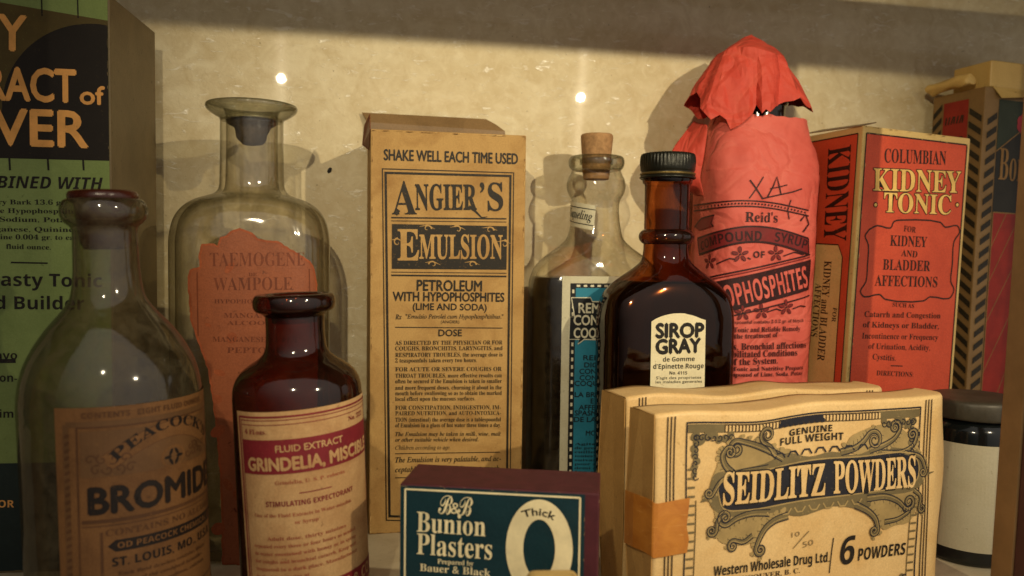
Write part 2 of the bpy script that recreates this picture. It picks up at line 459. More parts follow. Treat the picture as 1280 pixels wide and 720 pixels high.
# ================================================================ the setting
WY = 41.5
g = [[(x, WY, z) for x in (-45, 75)] for z in (-3, 45)]
struct(from_bm('wall', box_bm(-45, 75, WY, WY+1.5, -3, 45, 0), 'embossed_cream_wallpaper'), 'cream embossed wallpaper on the back wall of the cabinet', 'wall')
struct(from_bm('shelf', box_bm(-45, 75, 17, WY-.01, -1.8, 0, .1), 'painted_shelf'), 'cream painted shelf the bottles and cartons stand on', 'shelf')
struct(from_bm('upper_shelf', box_bm(-45, 75, 20, 29, 26.75, 28.4, .1), 'upper_shelf_wood'), 'wooden shelf above the bottles, seen by its shadow', 'shelf')
struct(from_bm('top_light_block', box_bm(-45, 75, 29.01, WY-.01, 30.4, 31.6, .05), 'upper_shelf_wood'), 'dark wooden board out of view, added to keep room light off the upper wall', 'light blocker')  # unseen board, added so the wall stays dark above the shelf's shadow edge
h_ = lathe('nail_hole', [(0, .03, .03, 2), (.02, .16, .1, 2), (.05, .12, .08, 2)], 'ink_plain', None, 0, 16, True, True)
p_ = at(412, 213, WY); h_.matrix_world = Matrix.Translation(p_*U) @ Matrix.Rotation(R(90), 4, 'X') @ Matrix.Rotation(R(60), 4, 'Z')
h_['label'] = 'small dark nail hole in the cream wallpaper left of the tan carton'; h_['category'] = 'nail hole'

px0 = at(1238, 690, 25.2).x
t = thing('cabinet_post', 'brown wooden cabinet post with dark maroon front edge at the far right', 'post', (px0, 25.2, 0), 0, 1.7)
from_bm('stile', box_bm(0, 1.2, -.95, 0, .03, 26.6, .05), 'post_wood', t)
from_bm('front_trim', box_bm(.05, 1.2, -2.2, -.953, .03, 26.6, .08), 'maroon_paint', t)

t = thing('cabinet_post', 'unseen wooden cabinet post at the left, added to shade the green carton', 'post', (-12.6, 25.2, 0))  # out-of-view post, added to cast the shade across the green carton
from_bm('stile', box_bm(0, 2.5, -.95, 0, 0, 26.73, .05), 'post_wood', t)
from_bm('front_trim', box_bm(.05, 2.45, -2.2, -.953, 0, 26.73, .08), 'maroon_paint', t)

# ================================================================ cartons
paper('carton_grey_side', (116, 100, 68), (90, 76, 50), .6, .5, .7, .08)
paper('green_paper', (130, 148, 86), (104, 122, 64), .5, .3, .6, .06)
ink('olive_brown', (84, 70, 34), (122, 140, 62), .25)
ink('disc_black', (30, 24, 18), (110, 95, 50), .25, .5, .62)
ink('orange_cream', (232, 168, 92), (90, 62, 30), .35)
ink('dark_teal', (28, 42, 40), (70, 84, 60), .3)
# tall green carton, its front carries on out of the picture to the left
A_ = R(-5); cx, cy = -8.84, 34.1; W_ = 12.0
t = thing('green_carton', 'tall green carton with black disc and orange capitals at the left edge', 'carton',
          (cx-W_*math.cos(A_), cy-W_*math.sin(A_), 0), -5)
from_bm('box_body', box_bm(0, W_, 0, 5.5, 0, 22.7, .07), 'carton_grey_side', t)
F_ = Flat(t, (0, 0, 0), (1, 0, 0), (0, 0, 1)); P = Print(F_)
P.poly([(.1, .1), (W_-.08, .1), (W_-.08, 22.6), (.1, 22.6)], 'green_paper', 0, True)
vt1 = F_.inv((137, 26))[1]; vt0 = F_.inv((0, 3))[1]; u_r = W_-.08; u_0 = F_.inv((0, 3))[0]
vb1 = F_.inv((137, 201))[1]
sl = (vt1-vt0)/(u_r-u_0)
P.poly([(.1, vb1), (u_r, vb1), (u_r, vt1), (.1, vt1-sl*(u_r-.1))], 'olive_brown', 1, True)
dc = F_.inv((119, 140)); rr = F_.inv((119, 30))[1]-dc[1]
pts = [(dc[0]+rr*math.cos(a), dc[1]+rr*math.sin(a)) for a in [math.pi*2*i/90 for i in range(90)]]
pts = [(min(x, u_r), max(y, vb1)) for x, y in pts]
P.poly(pts, 'disc_black', 2, True)
P.poly([(dc[0]-rr*1.5, vb1), (u_r, vb1), (u_r, dc[1]), (dc[0]-rr*1.0, dc[1]), (dc[0]-rr*1.05, dc[1]-1.6)], 'disc_black', 3, True)
for x in (52, 97): P.ribbon([(x, -9), (x+1, 17+x*.06)], .05, 'ink_black', 2)
for x in (12, 60, 104): P.ribbon([(x, 197), (x+1, 213)], .07, 'ink_black', 2)
P.tx('Y', (-1, 62), (33, 64), 43, 'gb', 'orange_cream', 5)
P.tx('EXTRACT', (-98, 121), (95, 128), 40, 'gb', 'orange_cream', 5)
P.tx('of', (101, 130), (131, 131), 22, 'gb', 'orange_cream', 5)
P.tx('LIVER', (-54, 179), (110, 184), 44, 'gb', 'orange_cream', 5)
P.tx('COMBINED WITH', (-55, 234), (129, 237), 15, 'sbi', 'ink_black', 2)
for i, (s_, x0, x1, y) in enumerate((('Wild Cherry Bark 13.6 gr', -60, 82, 256), ('of the Hypophosphites', -26, 100, 267), ('Sodium, Potas', 0, 88, 278),
        ('Manganese, Quinine', -34, 92, 290), ('nine 0.004 gr. to each', -6, 105, 300), ('fluid ounce.', 8, 64, 312))):
    P.tx(s_, (x0, y-1), (x1, y), 6, 's', 'ink_black', 2)
P.ribbon([(14, 328), (60, 329)], .06, 'ink_black', 2)
P.tx('Tasty Tonic', (-14, 357), (128, 359), 16, 'b', 'ink_black', 2)
P.tx('and Builder', (-38, 386), (106, 387), 16, 'b', 'ink_black', 2)
P.ribbon([(-60, 452), (20, 451)], .16, 'ink_black', 2)
for y, s_, x0, x1 in ((449, 'to the flavo', -70, 22), (477, 'on-', 0, 22), (522, 'imp', 0, 27)): P.tx(s_, (x0, y), (x1, y), 10, 'b', 'ink_black', 2)
v5 = F_.inv((60, 578))[1]
P.poly([(.1, .1), (u_r, .1), (u_r, v5), (.1, v5)], 'dark_teal', 1, True)
P.tx('OR', (-2, 634), (18, 634), 9, 'b', 'orange_cream', 2)
edge_wear(P, .1, W_-.08, .1, 22.6, 'carton_grey_side', 50, 1)
P.build('front_print', t)

# tan emulsion carton
paper('tan_card', (186, 148, 88), (154, 114, 60), .9, .7, .55, .08)
paper('tan_card_side', (196, 164, 100), (158, 124, 66), .7, .6, .6, .08)
paper('tan_wear', (120, 84, 44), (96, 64, 32)); paper('tan_pale', (222, 192, 128), (200, 168, 104)); paper('worn_board', (150, 124, 88), (120, 96, 66))
paper('grey_board', (138, 110, 72), (108, 84, 52), .6, .4, .8, .1)
paper('rust_paper', (120, 58, 30), (80, 36, 20), .6, .4, .7)
ink('carton_black', (34, 28, 18), (172, 130, 62), .3)
t = thing('emulsion_carton', 'tall tan carton with black lettering and a raised grey flap on top', 'carton', (1.22, 36.3, 0))
HA = 18.3; WA = 7.08
from_bm('box_body', box_bm(0, WA, 0, 4.7, 0, HA, .06), 'tan_card', t)
# left side skin a shade paler, and the raised flaps
bm = bmesh.new()
def slab(pts, th, nrm):                               # polygon given thickness
    n = Vector(nrm).normalized()*th; k = len(pts)
    V = [tuple(p) for p in pts]+[tuple(Vector(p)+n) for p in pts]
    F = [list(range(k))[::-1], [k+i for i in range(k)]]+[[i, (i+1) % k, k+(i+1) % k, k+i] for i in range(k)]
    return V, F
fl = [(.05, 4.66, HA-.02), (.02, 4.75, HA+1.0), (-.28, 4.95, HA+1.5), (2.6, 4.97, HA+1.48), (6.05, 4.95, HA+1.46), (6.55, 4.86, HA+1.2), (7.02, 4.72, HA+.85), (7.04, 4.66, HA-.02)]
V, F = slab(fl, .05, (0, 1, 0)); mesh('top_flap', V, F, 'grey_board', t, label='raised grey inner flap of the carton')
V, F = slab([(.0, .1, HA-.02), (.0, .75, HA+.75), (-.22, 1.4, HA+.35), (-.3, 1.9, HA-.5), (-.02, 1.3, HA-.8)], .03, (-1, 0, .2)); mesh('side_flap', V, F, 'rust_paper', t)
F_ = Flat(t, (0, 0, 0), (1, 0, 0), (0, 0, 1)); P = Print(F_); K = 'carton_black'
P.tx('SHAKE WELL EACH TIME USED', (480, 200), (647, 205), 13, 'gb', K, 2)
P.frame([(478, 211), (642, 216), (637, 655), (483, 650)], .045, K); P.frame([(482, 216), (638, 220), (633, 649), (487, 645)], .10, K)
P.tx('A', (490, 268), (521, 268), 41, 's', K); P.tx('NGIER', (519, 262), (596, 262), 31, 's', K, off=.012); P.tx("\u2019S", (600, 263), (629, 263), 34, 's', K, off=.008)
P.ribbon([(586, 258), (594, 264), (602, 272), (609, 271)], .14, K, 2, taper='end'); P.ribbon([(494, 268), (498, 262)], .2, K)
for y, wd in ((272, .06), (276, .03), (340, .03), (344, .07)): P.ribbon([(489, y), (633, y+1.5)], wd, K)
P.rect((490, 280), (633, 337), K, 2)
P.tx('E', (497, 325), (524, 325), 38, 's', 'tan_card', 4, off=.01); P.tx('MULSION', (524, 323), (628, 323), 29, 's', 'tan_card', 4, off=.012)
for (x, y), s0, d in (((534, 286), 0, 1), ((572, 287), 2.4, -1), ((612, 288), 0, 1), ((541, 331), 3, -1), ((590, 331), 0, 1), ((497, 303), 1.5, 1), ((630, 305), 1.5, -1)):
    c = F_.inv((x, y)); P.ribbon(spiral(c, .2, .8, s0, d), .07, 'tan_card', 4, True, taper='end'); P.ribbon([(c[0]-.35, c[1]+.1), (c[0], c[1]+.16), (c[0]+.35, c[1])], .05, 'tan_card', 4, True, taper=True)
P.tx('PETROLEUM', (521, 363), (602, 364), 13, 'gb', K); P.tx('WITH HYPOPHOSPHITES', (491, 376), (630, 377), 11, 'gb', K); P.tx('(LIME AND SODA)', (516, 387), (608, 388), 8, 'gb', K)
P.tx('"Emulsio Petrolei cum Hypophosphitibus."', (507, 398), (629, 398), 5, 'i', K, off=.01); P.tx('(ANGIER)', (551, 404), (574, 404), 3.5, 'g', K); P.tx('Rx', (494, 399), (502, 399), 6, 'bi', K)
P.ribbon([(494, 409), (628, 410)], .04, K)
P.tx('DOSE', (548, 420), (577, 420), 8, 'gb', K)
for s_, x0, x1, y, f in (('AS DIRECTED BY THE PHYSICIAN OR FOR', 494, 628, 431, 's'), ('COUGHS, BRONCHITIS, LARYNGITIS, and', 494, 628, 438, 's'), ('RESPIRATORY TROUBLES, the average dose is', 494, 628, 446, 's'), ('2 teaspoonfuls taken every two hours.', 494, 596, 453, 's'),
      ('FOR ACUTE OR SEVERE COUGHS OR', 494, 627, 464, 's'), ('THROAT TROUBLES, more effective results can', 494, 627, 472, 's'), ('often be secured if the Emulsion is taken in smaller', 494, 627, 479, 's'), ('and more frequent doses, churning it about in the', 494, 627, 487, 's'), ('mouth before swallowing so as to obtain the marked', 494, 627, 494, 's'), ('local effect upon the mucous surfaces.', 494, 594, 501, 's'),
      ('FOR CONSTIPATION, INDIGESTION, IM-', 494, 626, 512, 's'), ('PAIRED NUTRITION, and AUTO-INTOXICA-', 494, 626, 519, 's'), ('TION (intestinal) the average dose is a tablespoonful', 494, 626, 527, 's'), ('of Emulsion in a glass of hot water three times a day.', 494, 626, 534, 's'),
      ('The Emulsion may be taken in milk, wine, malt', 494, 626, 545, 'bi'), ('or other suitable vehicle when desired.', 494, 598, 552, 'bi'), ('Children according to age.', 494, 563, 562, 'i')):
    P.tx(s_, (x0, y), (x1, y-.6), 5, f, K, 2)
P.ribbon([(494, 567), (625, 565)], .035, K)
P.tx('The Emulsion is very palatable, and ac-', (494, 578), (626, 576), 6.5, 'bi', K); P.tx('ceptable to the most delicate stomach', (494, 590), (624, 588), 6.5, 'bi', K)
P.ribbon([(494, 597), (625, 596)], .035, K)
edge_wear(P, .06, WA-.06, .06, HA-.06, 'tan_wear', 90, 2, .07)
edge_wear(P, .06, WA-.06, .06, HA-.06, 'tan_pale', 50, 12, .06)
P.build('front_print', t)

# kidney carton, leaning to the right
paper('cream_card', (206, 176, 112), (176, 140, 78), .6, .5, .55, .08)
paper('orange_print', (198, 76, 46), (176, 62, 36), .75, .4, .5, .10, scuff=(206, 110, 58))
ink('kidney_black', (40, 22, 14), (190, 70, 34), .35)
ink('kidney_cream', (226, 186, 104), (206, 100, 50), .25)
WK, KD, KA = 6.55, 4.15, 5.5
t = thing('tonic_carton', 'orange carton with cream border and black type, leaning right beside the red wrapped bottle', 'carton', (23.45, 34.05, .02), KA, 2.4)
from_bm('box_body', box_bm(0, WK, 0, KD, .29, 19.15, .07), 'cream_card', t)
V, F = slab([(-.03, .1, 19.1), (-.12, KD-.05, 19.25), (.9, KD, 19.55), (1.0, .3, 19.4)], .05, (0, 0, 1)); mesh('top_flap', V, F, 'grey_board', t)
F_ = Flat(t, (0, 0, 0), (1, 0, 0), (0, 0, 1)); P = Print(F_); K = 'kidney_black'
uL, vT = .2, 18.8; uR = WK-.22
P.poly([(uL, .7), (uR, .7), (uR, vT), (uL, vT)], 'orange_print', 0, True)
fr = [(uL, .7), (uR, .7), (uR, vT), (uL, vT)]
for i in range(4): P.ribbon([fr[i], fr[(i+1) % 4]], .07, K, 2, True)
P.tx('COLUMBIAN', (1105, 203), (1182, 206), 17, 's', K)
for lay, mt, off, d in ((2, K, .03, .8), (3, 'kidney_cream', .002, 0)):
    P.tx('KIDNEY', (1091-d, 238), (1200+d, 241), 27, 's', mt, lay, off=off); P.tx('TONIC', (1104-d, 265), (1188+d, 268), 24, 's', mt, lay, off=off)
for x in (1094, 1196):
    c = F_.inv((x, 256)); P.ellipse(c, .13, .13, K, 2); P.ellipse(c, .08, .08, 'kidney_cream', 3)
ct = [(1086, 287), (1096, 282), (1113, 285), (1117, 277), (1130, 275), (1175, 278), (1181, 284), (1196, 282), (1199, 290), (1192, 302), (1190, 330), (1188, 352), (1192, 362), (1186, 373), (1162, 371), (1154, 376), (1106, 374), (1099, 368), (1080, 371), (1075, 364), (1082, 352), (1084, 330), (1085, 306), (1081, 295)]
ctu = [F_.inv(p) for p in ct]; ctu = catmull(ctu+[ctu[0]], 3)
P.ribbon(ctu[:-1], .075, K, 2, True, True)
for s_, x0, x1, y, c_ in (('FOR', 1129, 1144, 290, 7), ('KIDNEY', 1112, 1158, 308, 13), ('AND', 1126, 1146, 321, 8), ('BLADDER', 1103, 1162, 338, 13), ('AFFECTIONS', 1093, 1171, 358, 13), ('SUCH AS', 1115, 1142, 384, 5), ('Catarrh and Congestion', 1080, 1175, 397, 7), ('of Kidneys or Bladder,', 1078, 1173, 410, 7), ('Incontinence or Frequency', 1077, 1172, 424, 7), ('of Urination, Acidity,', 1085, 1162, 437, 7), ('Cystitis.', 1090, 1119, 450, 7), ('DIRECTIONS:', 1095, 1141, 470, 6)):
    P.tx(s_, (x0, y-1), (x1, y+1), c_, 's', K, 2)
P.ribbon([(1113, 457), (1128, 457.5)], .05, K)
edge_wear(P, .04, WK-.04, .3, 19.1, 'tan_wear', 70, 3, .06)
edge_wear(P, uL, uR, .7, vT, 'cream_card', 60, 13, .05)
P.build('front_print', t)
F_ = Flat(t, (0, 0, 0), (0, -1, 0), (0, 0, 1)); P = Print(F_)
P.poly([(-KD+.12, .7), (-.3, .7), (-.3, 18.8), (-KD+.12, 18.8)], 'orange_print', 0, True)
fr = [(-KD+.12, .7), (-.3, .7), (-.3, 18.8), (-KD+.12, 18.8)]
for i in range(4): P.ribbon([fr[i], fr[(i+1) % 4]], .06, K, 2, True)
def vert(P, F_, s_, a, b, xt, f, m, ly=2):
    A, B = F_.inv(a), F_.inv(b); P.tx(s_, A, B, F_.inv((xt, a[1]))[0]-A[0], f, m, ly, raw=True)
vert(P, F_, 'KIDNEY', (1036, 186), (1030, 302), 1064, 's', K)
vp = F_.inv((1040, 306))[1]
P.poly([(-KD+.16, .7), (-.8, .7), (-.8, vp-.6), (-1.15, vp), (-KD+.16, vp+.1)], 'cream_card', 1, True)
P.ribbon([(-KD+.16, vp+.1), (-1.15, vp), (-.8, vp-.6), (-.8, 3.5), (-1.1, 2.9), (-1.1, .7)], .06, K, 2, True)
vert(P, F_, 'KIDNEY and BLADDER', (1031, 326), (1022, 450), 1040, 's', K); vert(P, F_, 'AFFECTIONS', (1020, 354), (1014, 420), 1028, 's', K); vert(P, F_, 'FOR', (1042, 384), (1040, 402), 1047, 's', K)
P.build('side_print', t)

# striped carton behind it, with a packet and a rolled paper lying on top
ink('carton_red', (150, 40, 30), (120, 90, 60), .3); ink('carton_teal', (48, 56, 42), (96, 96, 70), .35); ink('carton_night', (40, 38, 32), (80, 70, 50), .3)
ink('stripe_black', (40, 34, 24), (150, 120, 66), .3); ink('stripe_gold', (140, 104, 56), (140, 100, 50), .3); ink('rose_pink', (178, 52, 60), None, 0)
paper('kraft_tan', (138, 108, 66), (108, 82, 48), .6, .5, .65, .08)
WS, HS = 7.5, 22.1
t = thing('striped_carton', 'tall dark and red carton with black diagonal edge stripes, beside the cabinet post', 'carton', (33.15, 37.2, .02), 5, 1.6)
from_bm('box_body', box_bm(0, WS, 0, 3.5, .21, HS, .06), 'kraft_tan', t)
def chev(P, u0, u1, v0, v1, up, mat):
    v = v0
    while v < v1-.5:
        P.poly([(u0, v), (u1, v+up), (u1, v+up+.34), (u0, v+.34)], mat, 2, True); v += .72
F_ = Flat(t, (0, 0, 0), (1, 0, 0), (0, 0, 1)); P = Print(F_)
chev(P, .28, .92, .6, HS-.9, .42, 'stripe_black')
P.poly([(1.0, .5), (WS-.3, .5), (WS-.3, HS-.6), (1.0, HS-.6)], 'carton_night', 0, True)
P.poly([(1.0, HS-3.4), (2.9, HS-2.0), (WS-.3, HS-1.6), (WS-.3, HS-.6), (1.0, HS-.6)], 'carton_teal', 1, True)
P.ribbon([(1.0, HS-3.4), (2.9, HS-2.0), (WS-.3, HS-1.6)], .06, 'stripe_gold', 2, True)
P.tx('Bor', (1.25, 17.2), (3.0, 17.2), 1.7, 's', 'stripe_gold', 3, raw=True)
for k in range(7):
    a = k*2*math.pi/7; P.ellipse((2.95+.33*math.cos(a), 20.3+.33*math.sin(a)), .32, .32, 'rose_pink', 3, n=14)
P.ellipse((2.95, 20.3), .18, .18, 'carton_red', 4, n=12)
P.poly([(1.05, 4.2), (3.0, 4.2), (3.0, 15.4), (1.05, 15.4)], 'carton_red', 1, True)
rc = [(1.05, 4.2), (3.0, 4.2), (3.0, 15.4), (1.05, 15.4)]
for i in range(4): P.ribbon([rc[i], rc[(i+1) % 4]], .06, 'stripe_gold', 2, True)
for a, b in (((1.05, 13.5), (2.0, 15.4)), ((1.05, 11.6), (2.9, 15.2)), ((1.05, 9.4), (3.0, 13)), ((1.05, 6.6), (3.0, 10.4)), ((1.7, 4.3), (3.0, 7.6))): P.ribbon([a, b], .045, 'stripe_gold', 2, True)
P.poly([(1.0, .5), (3.2, .5), (3.2, 2.6), (1.0, 2.6)], 'carton_red', 1, True)
P.build('front_print', t)
F_ = Flat(t, (0, 0, 0), (0, -1, 0), (0, 0, 1)); P = Print(F_)
P.poly([(-2.7, .6), (-1.0, .6), (-1.0, HS-.5), (-2.7, HS-.5)], 'carton_red', 0, True)
chev(P, -.92, -.1, .6, HS-.5, -.55, 'stripe_black'); chev(P, -3.4, -2.8, .6, HS-.5, .5, 'stripe_black')
for v, h in ((HS-1.75, .42), (HS-2.7, .2)):
    for k in range(7): P.ribbon([(-2.5+.19*k, v), (-2.45+.19*k+.05*(k % 3), v+h)], .09, 'stripe_black', 2, True)
P.build('side_print', t)
paper('cream_packet', (214, 180, 108), (190, 150, 78), .5, .4, .6, .06)
zt = 22.12
t = thing('paper_packet', 'small cream paper packet lying on top of the striped carton', 'packet', (34.15, 37.35, zt), 3, 1.6)
from_bm('packet_body', box_bm(0, 4.6, 0, 2.6, 0, 1.45, .12, 3), 'cream_packet', t)
V, F = slab([(.15, -.02, .02), (4.4, -.02, .02), (4.2, -.3, -.25), (2.4, -.34, -.42), (.5, -.3, -.62)], .03, (0, -1, .3)); mesh('loose_flap', V, F, 'cream_packet', t)
t = lathe('rolled_paper', [(0, .30, .24, 2), (.05, .36, .3, 2), (.8, .38, .3, 2), (2.3, .36, .26, 2), (2.75, .4, .3, 2), (2.8, .3, .2, 2)], 'cream_packet', None, 3, 40, True, True, lambda x, y, z: .05*math.sin(z*4+math.atan2(y, x)*3)+.12*noise.noise((x*2, y*2, z*1.5)))
t.matrix_world = Matrix.Translation(Vector((33.25, 37.75, zt+.45))*U) @ Matrix.Rotation(R(-92), 4, 'X') @ Matrix.Rotation(R(-4), 4, 'Y')
t['label'] = 'small roll of yellowed paper lying on the left edge of the striped carton'; t['category'] = 'paper roll'

# powder cartons
paper('powder_card', (222, 188, 130), (200, 156, 90), .6, .5, .5, .08)
paper('powder_side', (186, 146, 86), (150, 112, 60), .6, .45, .6, .08)
ink('cartouche_navy', (34, 34, 42), (120, 104, 74), .3); ink('scroll_grey', (112, 98, 66), (190, 156, 98), .4); ink('scroll_shade', (160, 136, 88), (206, 170, 106), .3); ink('rule_brown', (72, 56, 36), (190, 150, 90), .35)
ink('pencil', (140, 118, 80), (200, 166, 104), .5)
class Sheet:
    """front sheet of a powder carton: flat, then curling back round its right end, which bulges"""
    curved = True; vstep = .5
    def __init__(s, th, u0, r, bulge): s.f = Flat(th, (0, 0, 0), (1, 0, 0), (0, 0, 1)); s.u0, s.r, s.b = u0, r, bulge
    def inv(s, p): return s.f.inv(p)
    def fwd(s, u, v, h):
        bow = .13*noise.noise((u*.33+s.u0, v*.36, 3))*min(1, max(0, s.u0-u)/.8); v = v+.15*noise.noise((u*.38, 8, s.u0))*max(0, v/7.7)**2
        if u <= s.u0: return Vector((u, bow-h, v))
        k = math.exp(-((v-4.9)/2.0)**2)*s.b
        a = min((u-s.u0)/s.r, 2.2); e = a/2.2
        return Vector((s.u0+k*math.sin(min(a, 1.57))**2+(s.r+h)*math.sin(a), s.r-(s.r+h)*math.cos(a)+k*.8*e, v))
def powder(label, loc, rz, W, H, D, r, bulge, front):
    t = thing('powder_carton', label, 'carton', loc, rz, 0, 'powder cartons')
    sh = Sheet(t, W-r, r, bulge)
    nu, nv = 80, 30; L = W-r+r*1.65
    V = []; F = []; rf = .16; vs_ = [(H-rf)*j/(nv-10) for j in range(nv-9)]+[H-rf+rf*math.pi/2*k/5 for k in range(1, 6)]+[H-rf+rf*math.pi/2+(D-rf-.05)*k/5 for k in range(1, 6)]
    for v in vs_:                                         # the sheet turns over the top edge and runs back to the rear
        for i in range(nu+1):
            u = L*i/nu; p = sh.fwd(u, min(v, H-rf), 0); e = v-(H-rf)
            if e > 0:
                a = min(e/rf, math.pi/2); p.z += rf*math.sin(a); p.y += rf*(1-math.cos(a))+max(0, e-rf*math.pi/2)
                if e > rf*math.pi/2 and u > W-r: p.y = min(p.y, D)
                p.z -= .05*max(0, e-rf)*(.6+noise.noise((u*.5, v*.8, 2)))
            V.append((p.x, p.y, p.z))
    for j in range(nv):
        for i in range(nu): a = j*(nu+1)+i; F.append([a, a+1, a+nu+2, a+nu+1])
    o = mesh('front_sheet', V, F, 'powder_card', t, None, True)
    md = o.modifiers.new('thick', 'SOLIDIFY'); md.thickness = .035*U; md.offset = -1
    from_bm('box_body', box_bm(.05, W-r*.55, .17, D, 0, H-.22, .12), 'powder_side', t)
    # loose end flap on the left, standing a little off the box
    V, F = slab([(-.02, .05, .05), (-.02, .05, H-.06), (-.10, D*.55, H-.02), (-.06, D, H-.1), (-.28, D*.9, H*.5), (-.1, D*.8, .05)], .035, (-1, 0, 0)); mesh('end_flap', V, F, 'powder_side', t)
    return t, sh
t, sh = powder('cream powder carton with navy scrollwork and amber tape, in front of another', (10.0, 24.2, 0), 6.5, 12.25, 7.78, 1.7, .55, .72, True)
P = Print(sh); K = 'rule_brown'; inv = sh.inv
def vline(P, u, v0, v1, w, m): P.ribbon([(u+.012*math.sin(v), v) for v in [v0+(v1-v0)*i/24 for i in range(25)]], w, m, 2, True)
for du in (0, .13, .26): vline(P, .42+du, .05, 7.66, .05, K)
uR = inv((1149, 560))[0]
for du in (0, .13, .26): vline(P, uR+.22+du, .05, 7.66, .045, K)
# border
uL, vT = inv((858, 529))
N = 'cartouche_navy'
P.ribbon([(uL, vT), (uR, vT)], .05, N, 2, True); P.ribbon([(uL+.02, .2), (uL+.02, vT)], .05, N, 2, True); P.ribbon([(uR, .2), (uR, vT)], .05, N, 2, True)
P.poly([(uL+.06, vT-.34), (uL+1.4, vT-.34), (uL+1.4, vT-.06), (uL+.06, vT-.06)], 'scroll_grey', 2, True)
P.poly([(uL+1.4, vT-.34), (uR-1.9, vT-.34), (uR-1.9, vT-.06), (uL+1.4, vT-.06)], K, 2, True)
P.poly([(uR-1.9, vT-.34), (uR-.06, vT-.34), (uR-.06, vT-.06), (uR-1.9, vT-.06)], 'scroll_grey', 2, True)
x = uL+1.45
while x < uR-1.8:
    if not (uL+3.7 < x < uL+5.4): P.poly([(x, vT-.32), (x+.075, vT-.30), (x+.075, vT-.12), (x, vT-.10)], 'powder_card', 3, True)
    x += .14
P.poly([(uL+3.7, vT-.26), (uL+5.5, vT-.26), (uL+5.5, vT-.06), (uL+3.7, vT-.06)], N, 4, True)
for k in range(9): P.ellipse((uL+3.72+.22*k, vT-.27), .1, .08, N, 4, n=12)
for k in range(16):                                        # ticks down both sides
    for u_, s_ in ((uL+.08, 1), (uR-.34, 1)):
        v_ = vT-1.6-k*.30
        if v_ > .3: P.poly([(u_, v_), (u_+.26, v_), (u_+.26, v_+.07), (u_, v_+.07)], 'scroll_grey', 2, True)
    P.ribbon([(uL+.38, .3), (uL+.38, vT-2.6)], .03, 'scroll_grey', 2, True); P.ribbon([(uR-.38, .3), (uR-.38, vT-1.2)], .03, 'scroll_grey', 2, True)
rng = random.Random(4)
def scroll(P, c, r, st, d, sc=1, m1='scroll_grey', m0='scroll_shade', turns=1.3):
    for k in range(5):
        a = st+k*1.2*d; P.ellipse((c[0]+r*.55*math.cos(a), c[1]+r*.45*math.sin(a)), r*.62, r*.5, m0, 2, n=16, rot=a)
    P.ribbon(spiral(c, r, turns, st, d), r*.30, m1, 4, True, taper='end')
    P.ribbon(spiral((c[0]+.02, c[1]-.03), r*1.04, turns*.8, st, d), r*.07, N, 5, True, taper='end')
    P.ribbon(spiral((c[0]-.015, c[1]+.03), r*.93, turns*.7, st, d), r*.06, 'powder_card', 5, True, taper='end')
def leafy(P, c, r, a0, n, m='scroll_grey', ly=3):            # fringe of small lobes
    for k in range(n):
        a = a0+k*.55; P.ellipse((c[0]+r*math.cos(a), c[1]+r*math.sin(a)), r*.34, r*.17, m, ly, n=12, rot=a)
# corner foliage
for cu, dirx in ((uL+.35, 1), (uR-.35, -1)):
    for k in range(7):
        P.ellipse((cu+dirx*k*.22, vT-.5-.10*math.sin(k*1.8)), .2-.012*k, .13, 'scroll_grey', 3, n=14, rot=k)
        P.ellipse((cu+dirx*.06*math.sin(k*2), vT-.45-k*.21), .16-.01*k, .14, 'scroll_grey', 3, n=14, rot=k)
        P.ribbon(spiral((cu+dirx*k*.22, vT-.52), .13, 1, k, dirx), .035, N, 5, True); P.ribbon(spiral((cu, vT-.5-k*.22), .12, 1, k, -dirx), .035, N, 5, True)
    for k in range(5):
        P.ellipse((cu+dirx*(.1+.12*math.sin(k*2)), .35+k*.2), .17-.015*k, .13, 'scroll_grey', 3, n=14, rot=k)
        P.ribbon(spiral((cu+dirx*.1, .35+k*.2), .12, 1, k, dirx), .035, N, 5, True)
# central cartouche
def q(*p): return [inv(a) for a in p]
mid = catmull(q((884, 612), (892, 592), (915, 586), (955, 577), (985, 566), (1012, 572), (1040, 566), (1068, 569), (1095, 560), (1128, 561), (1150, 566), (1156, 584), (1152, 604), (1135, 614), (1100, 620), (1080, 634), (1040, 632), (1000, 645), (968, 640), (930, 644), (900, 642), (886, 630), (884, 612)), 4)[:-1]
P.poly(mid, 'scroll_grey', 3, True)
core = catmull(q((895, 612), (902, 596), (930, 590), (1000, 578), (1070, 571), (1136, 567), (1147, 578), (1145, 598), (1132, 606), (1070, 616), (1000, 626), (930, 636), (902, 634), (895, 612)), 4)[:-1]
P.poly(core, N, 4, True)
P.ribbon(core, .05, 'scroll_shade', 5, True, True)
# upper and lower wings of scrollwork
up_l = catmull(q((888, 598), (900, 570), (905, 556), (925, 550), (948, 548), (962, 552), (975, 560), (990, 562), (985, 574), (955, 582), (915, 590), (888, 598)), 3)[:-1]; P.poly(up_l, 'scroll_shade', 2, True)
up_r = catmull(q((1055, 566), (1062, 548), (1080, 538), (1098, 532), (1118, 532), (1132, 540), (1146, 556), (1150, 570), (1120, 566), (1085, 570), (1055, 566)), 3)[:-1]; P.poly(up_r, 'scroll_shade', 2, True)
lo_l = catmull(q((890, 634), (893, 652), (896, 674), (915, 680), (938, 678), (952, 664), (960, 650), (985, 644), (960, 634), (915, 640), (890, 634)), 3)[:-1]; P.poly(lo_l, 'scroll_shade', 2, True)
lo_r = catmull(q((1062, 622), (1080, 640), (1092, 648), (1104, 662), (1118, 656), (1134, 652), (1144, 632), (1146, 612), (1120, 610), (1085, 618), (1062, 622)), 3)[:-1]; P.poly(lo_r, 'scroll_shade', 2, True)
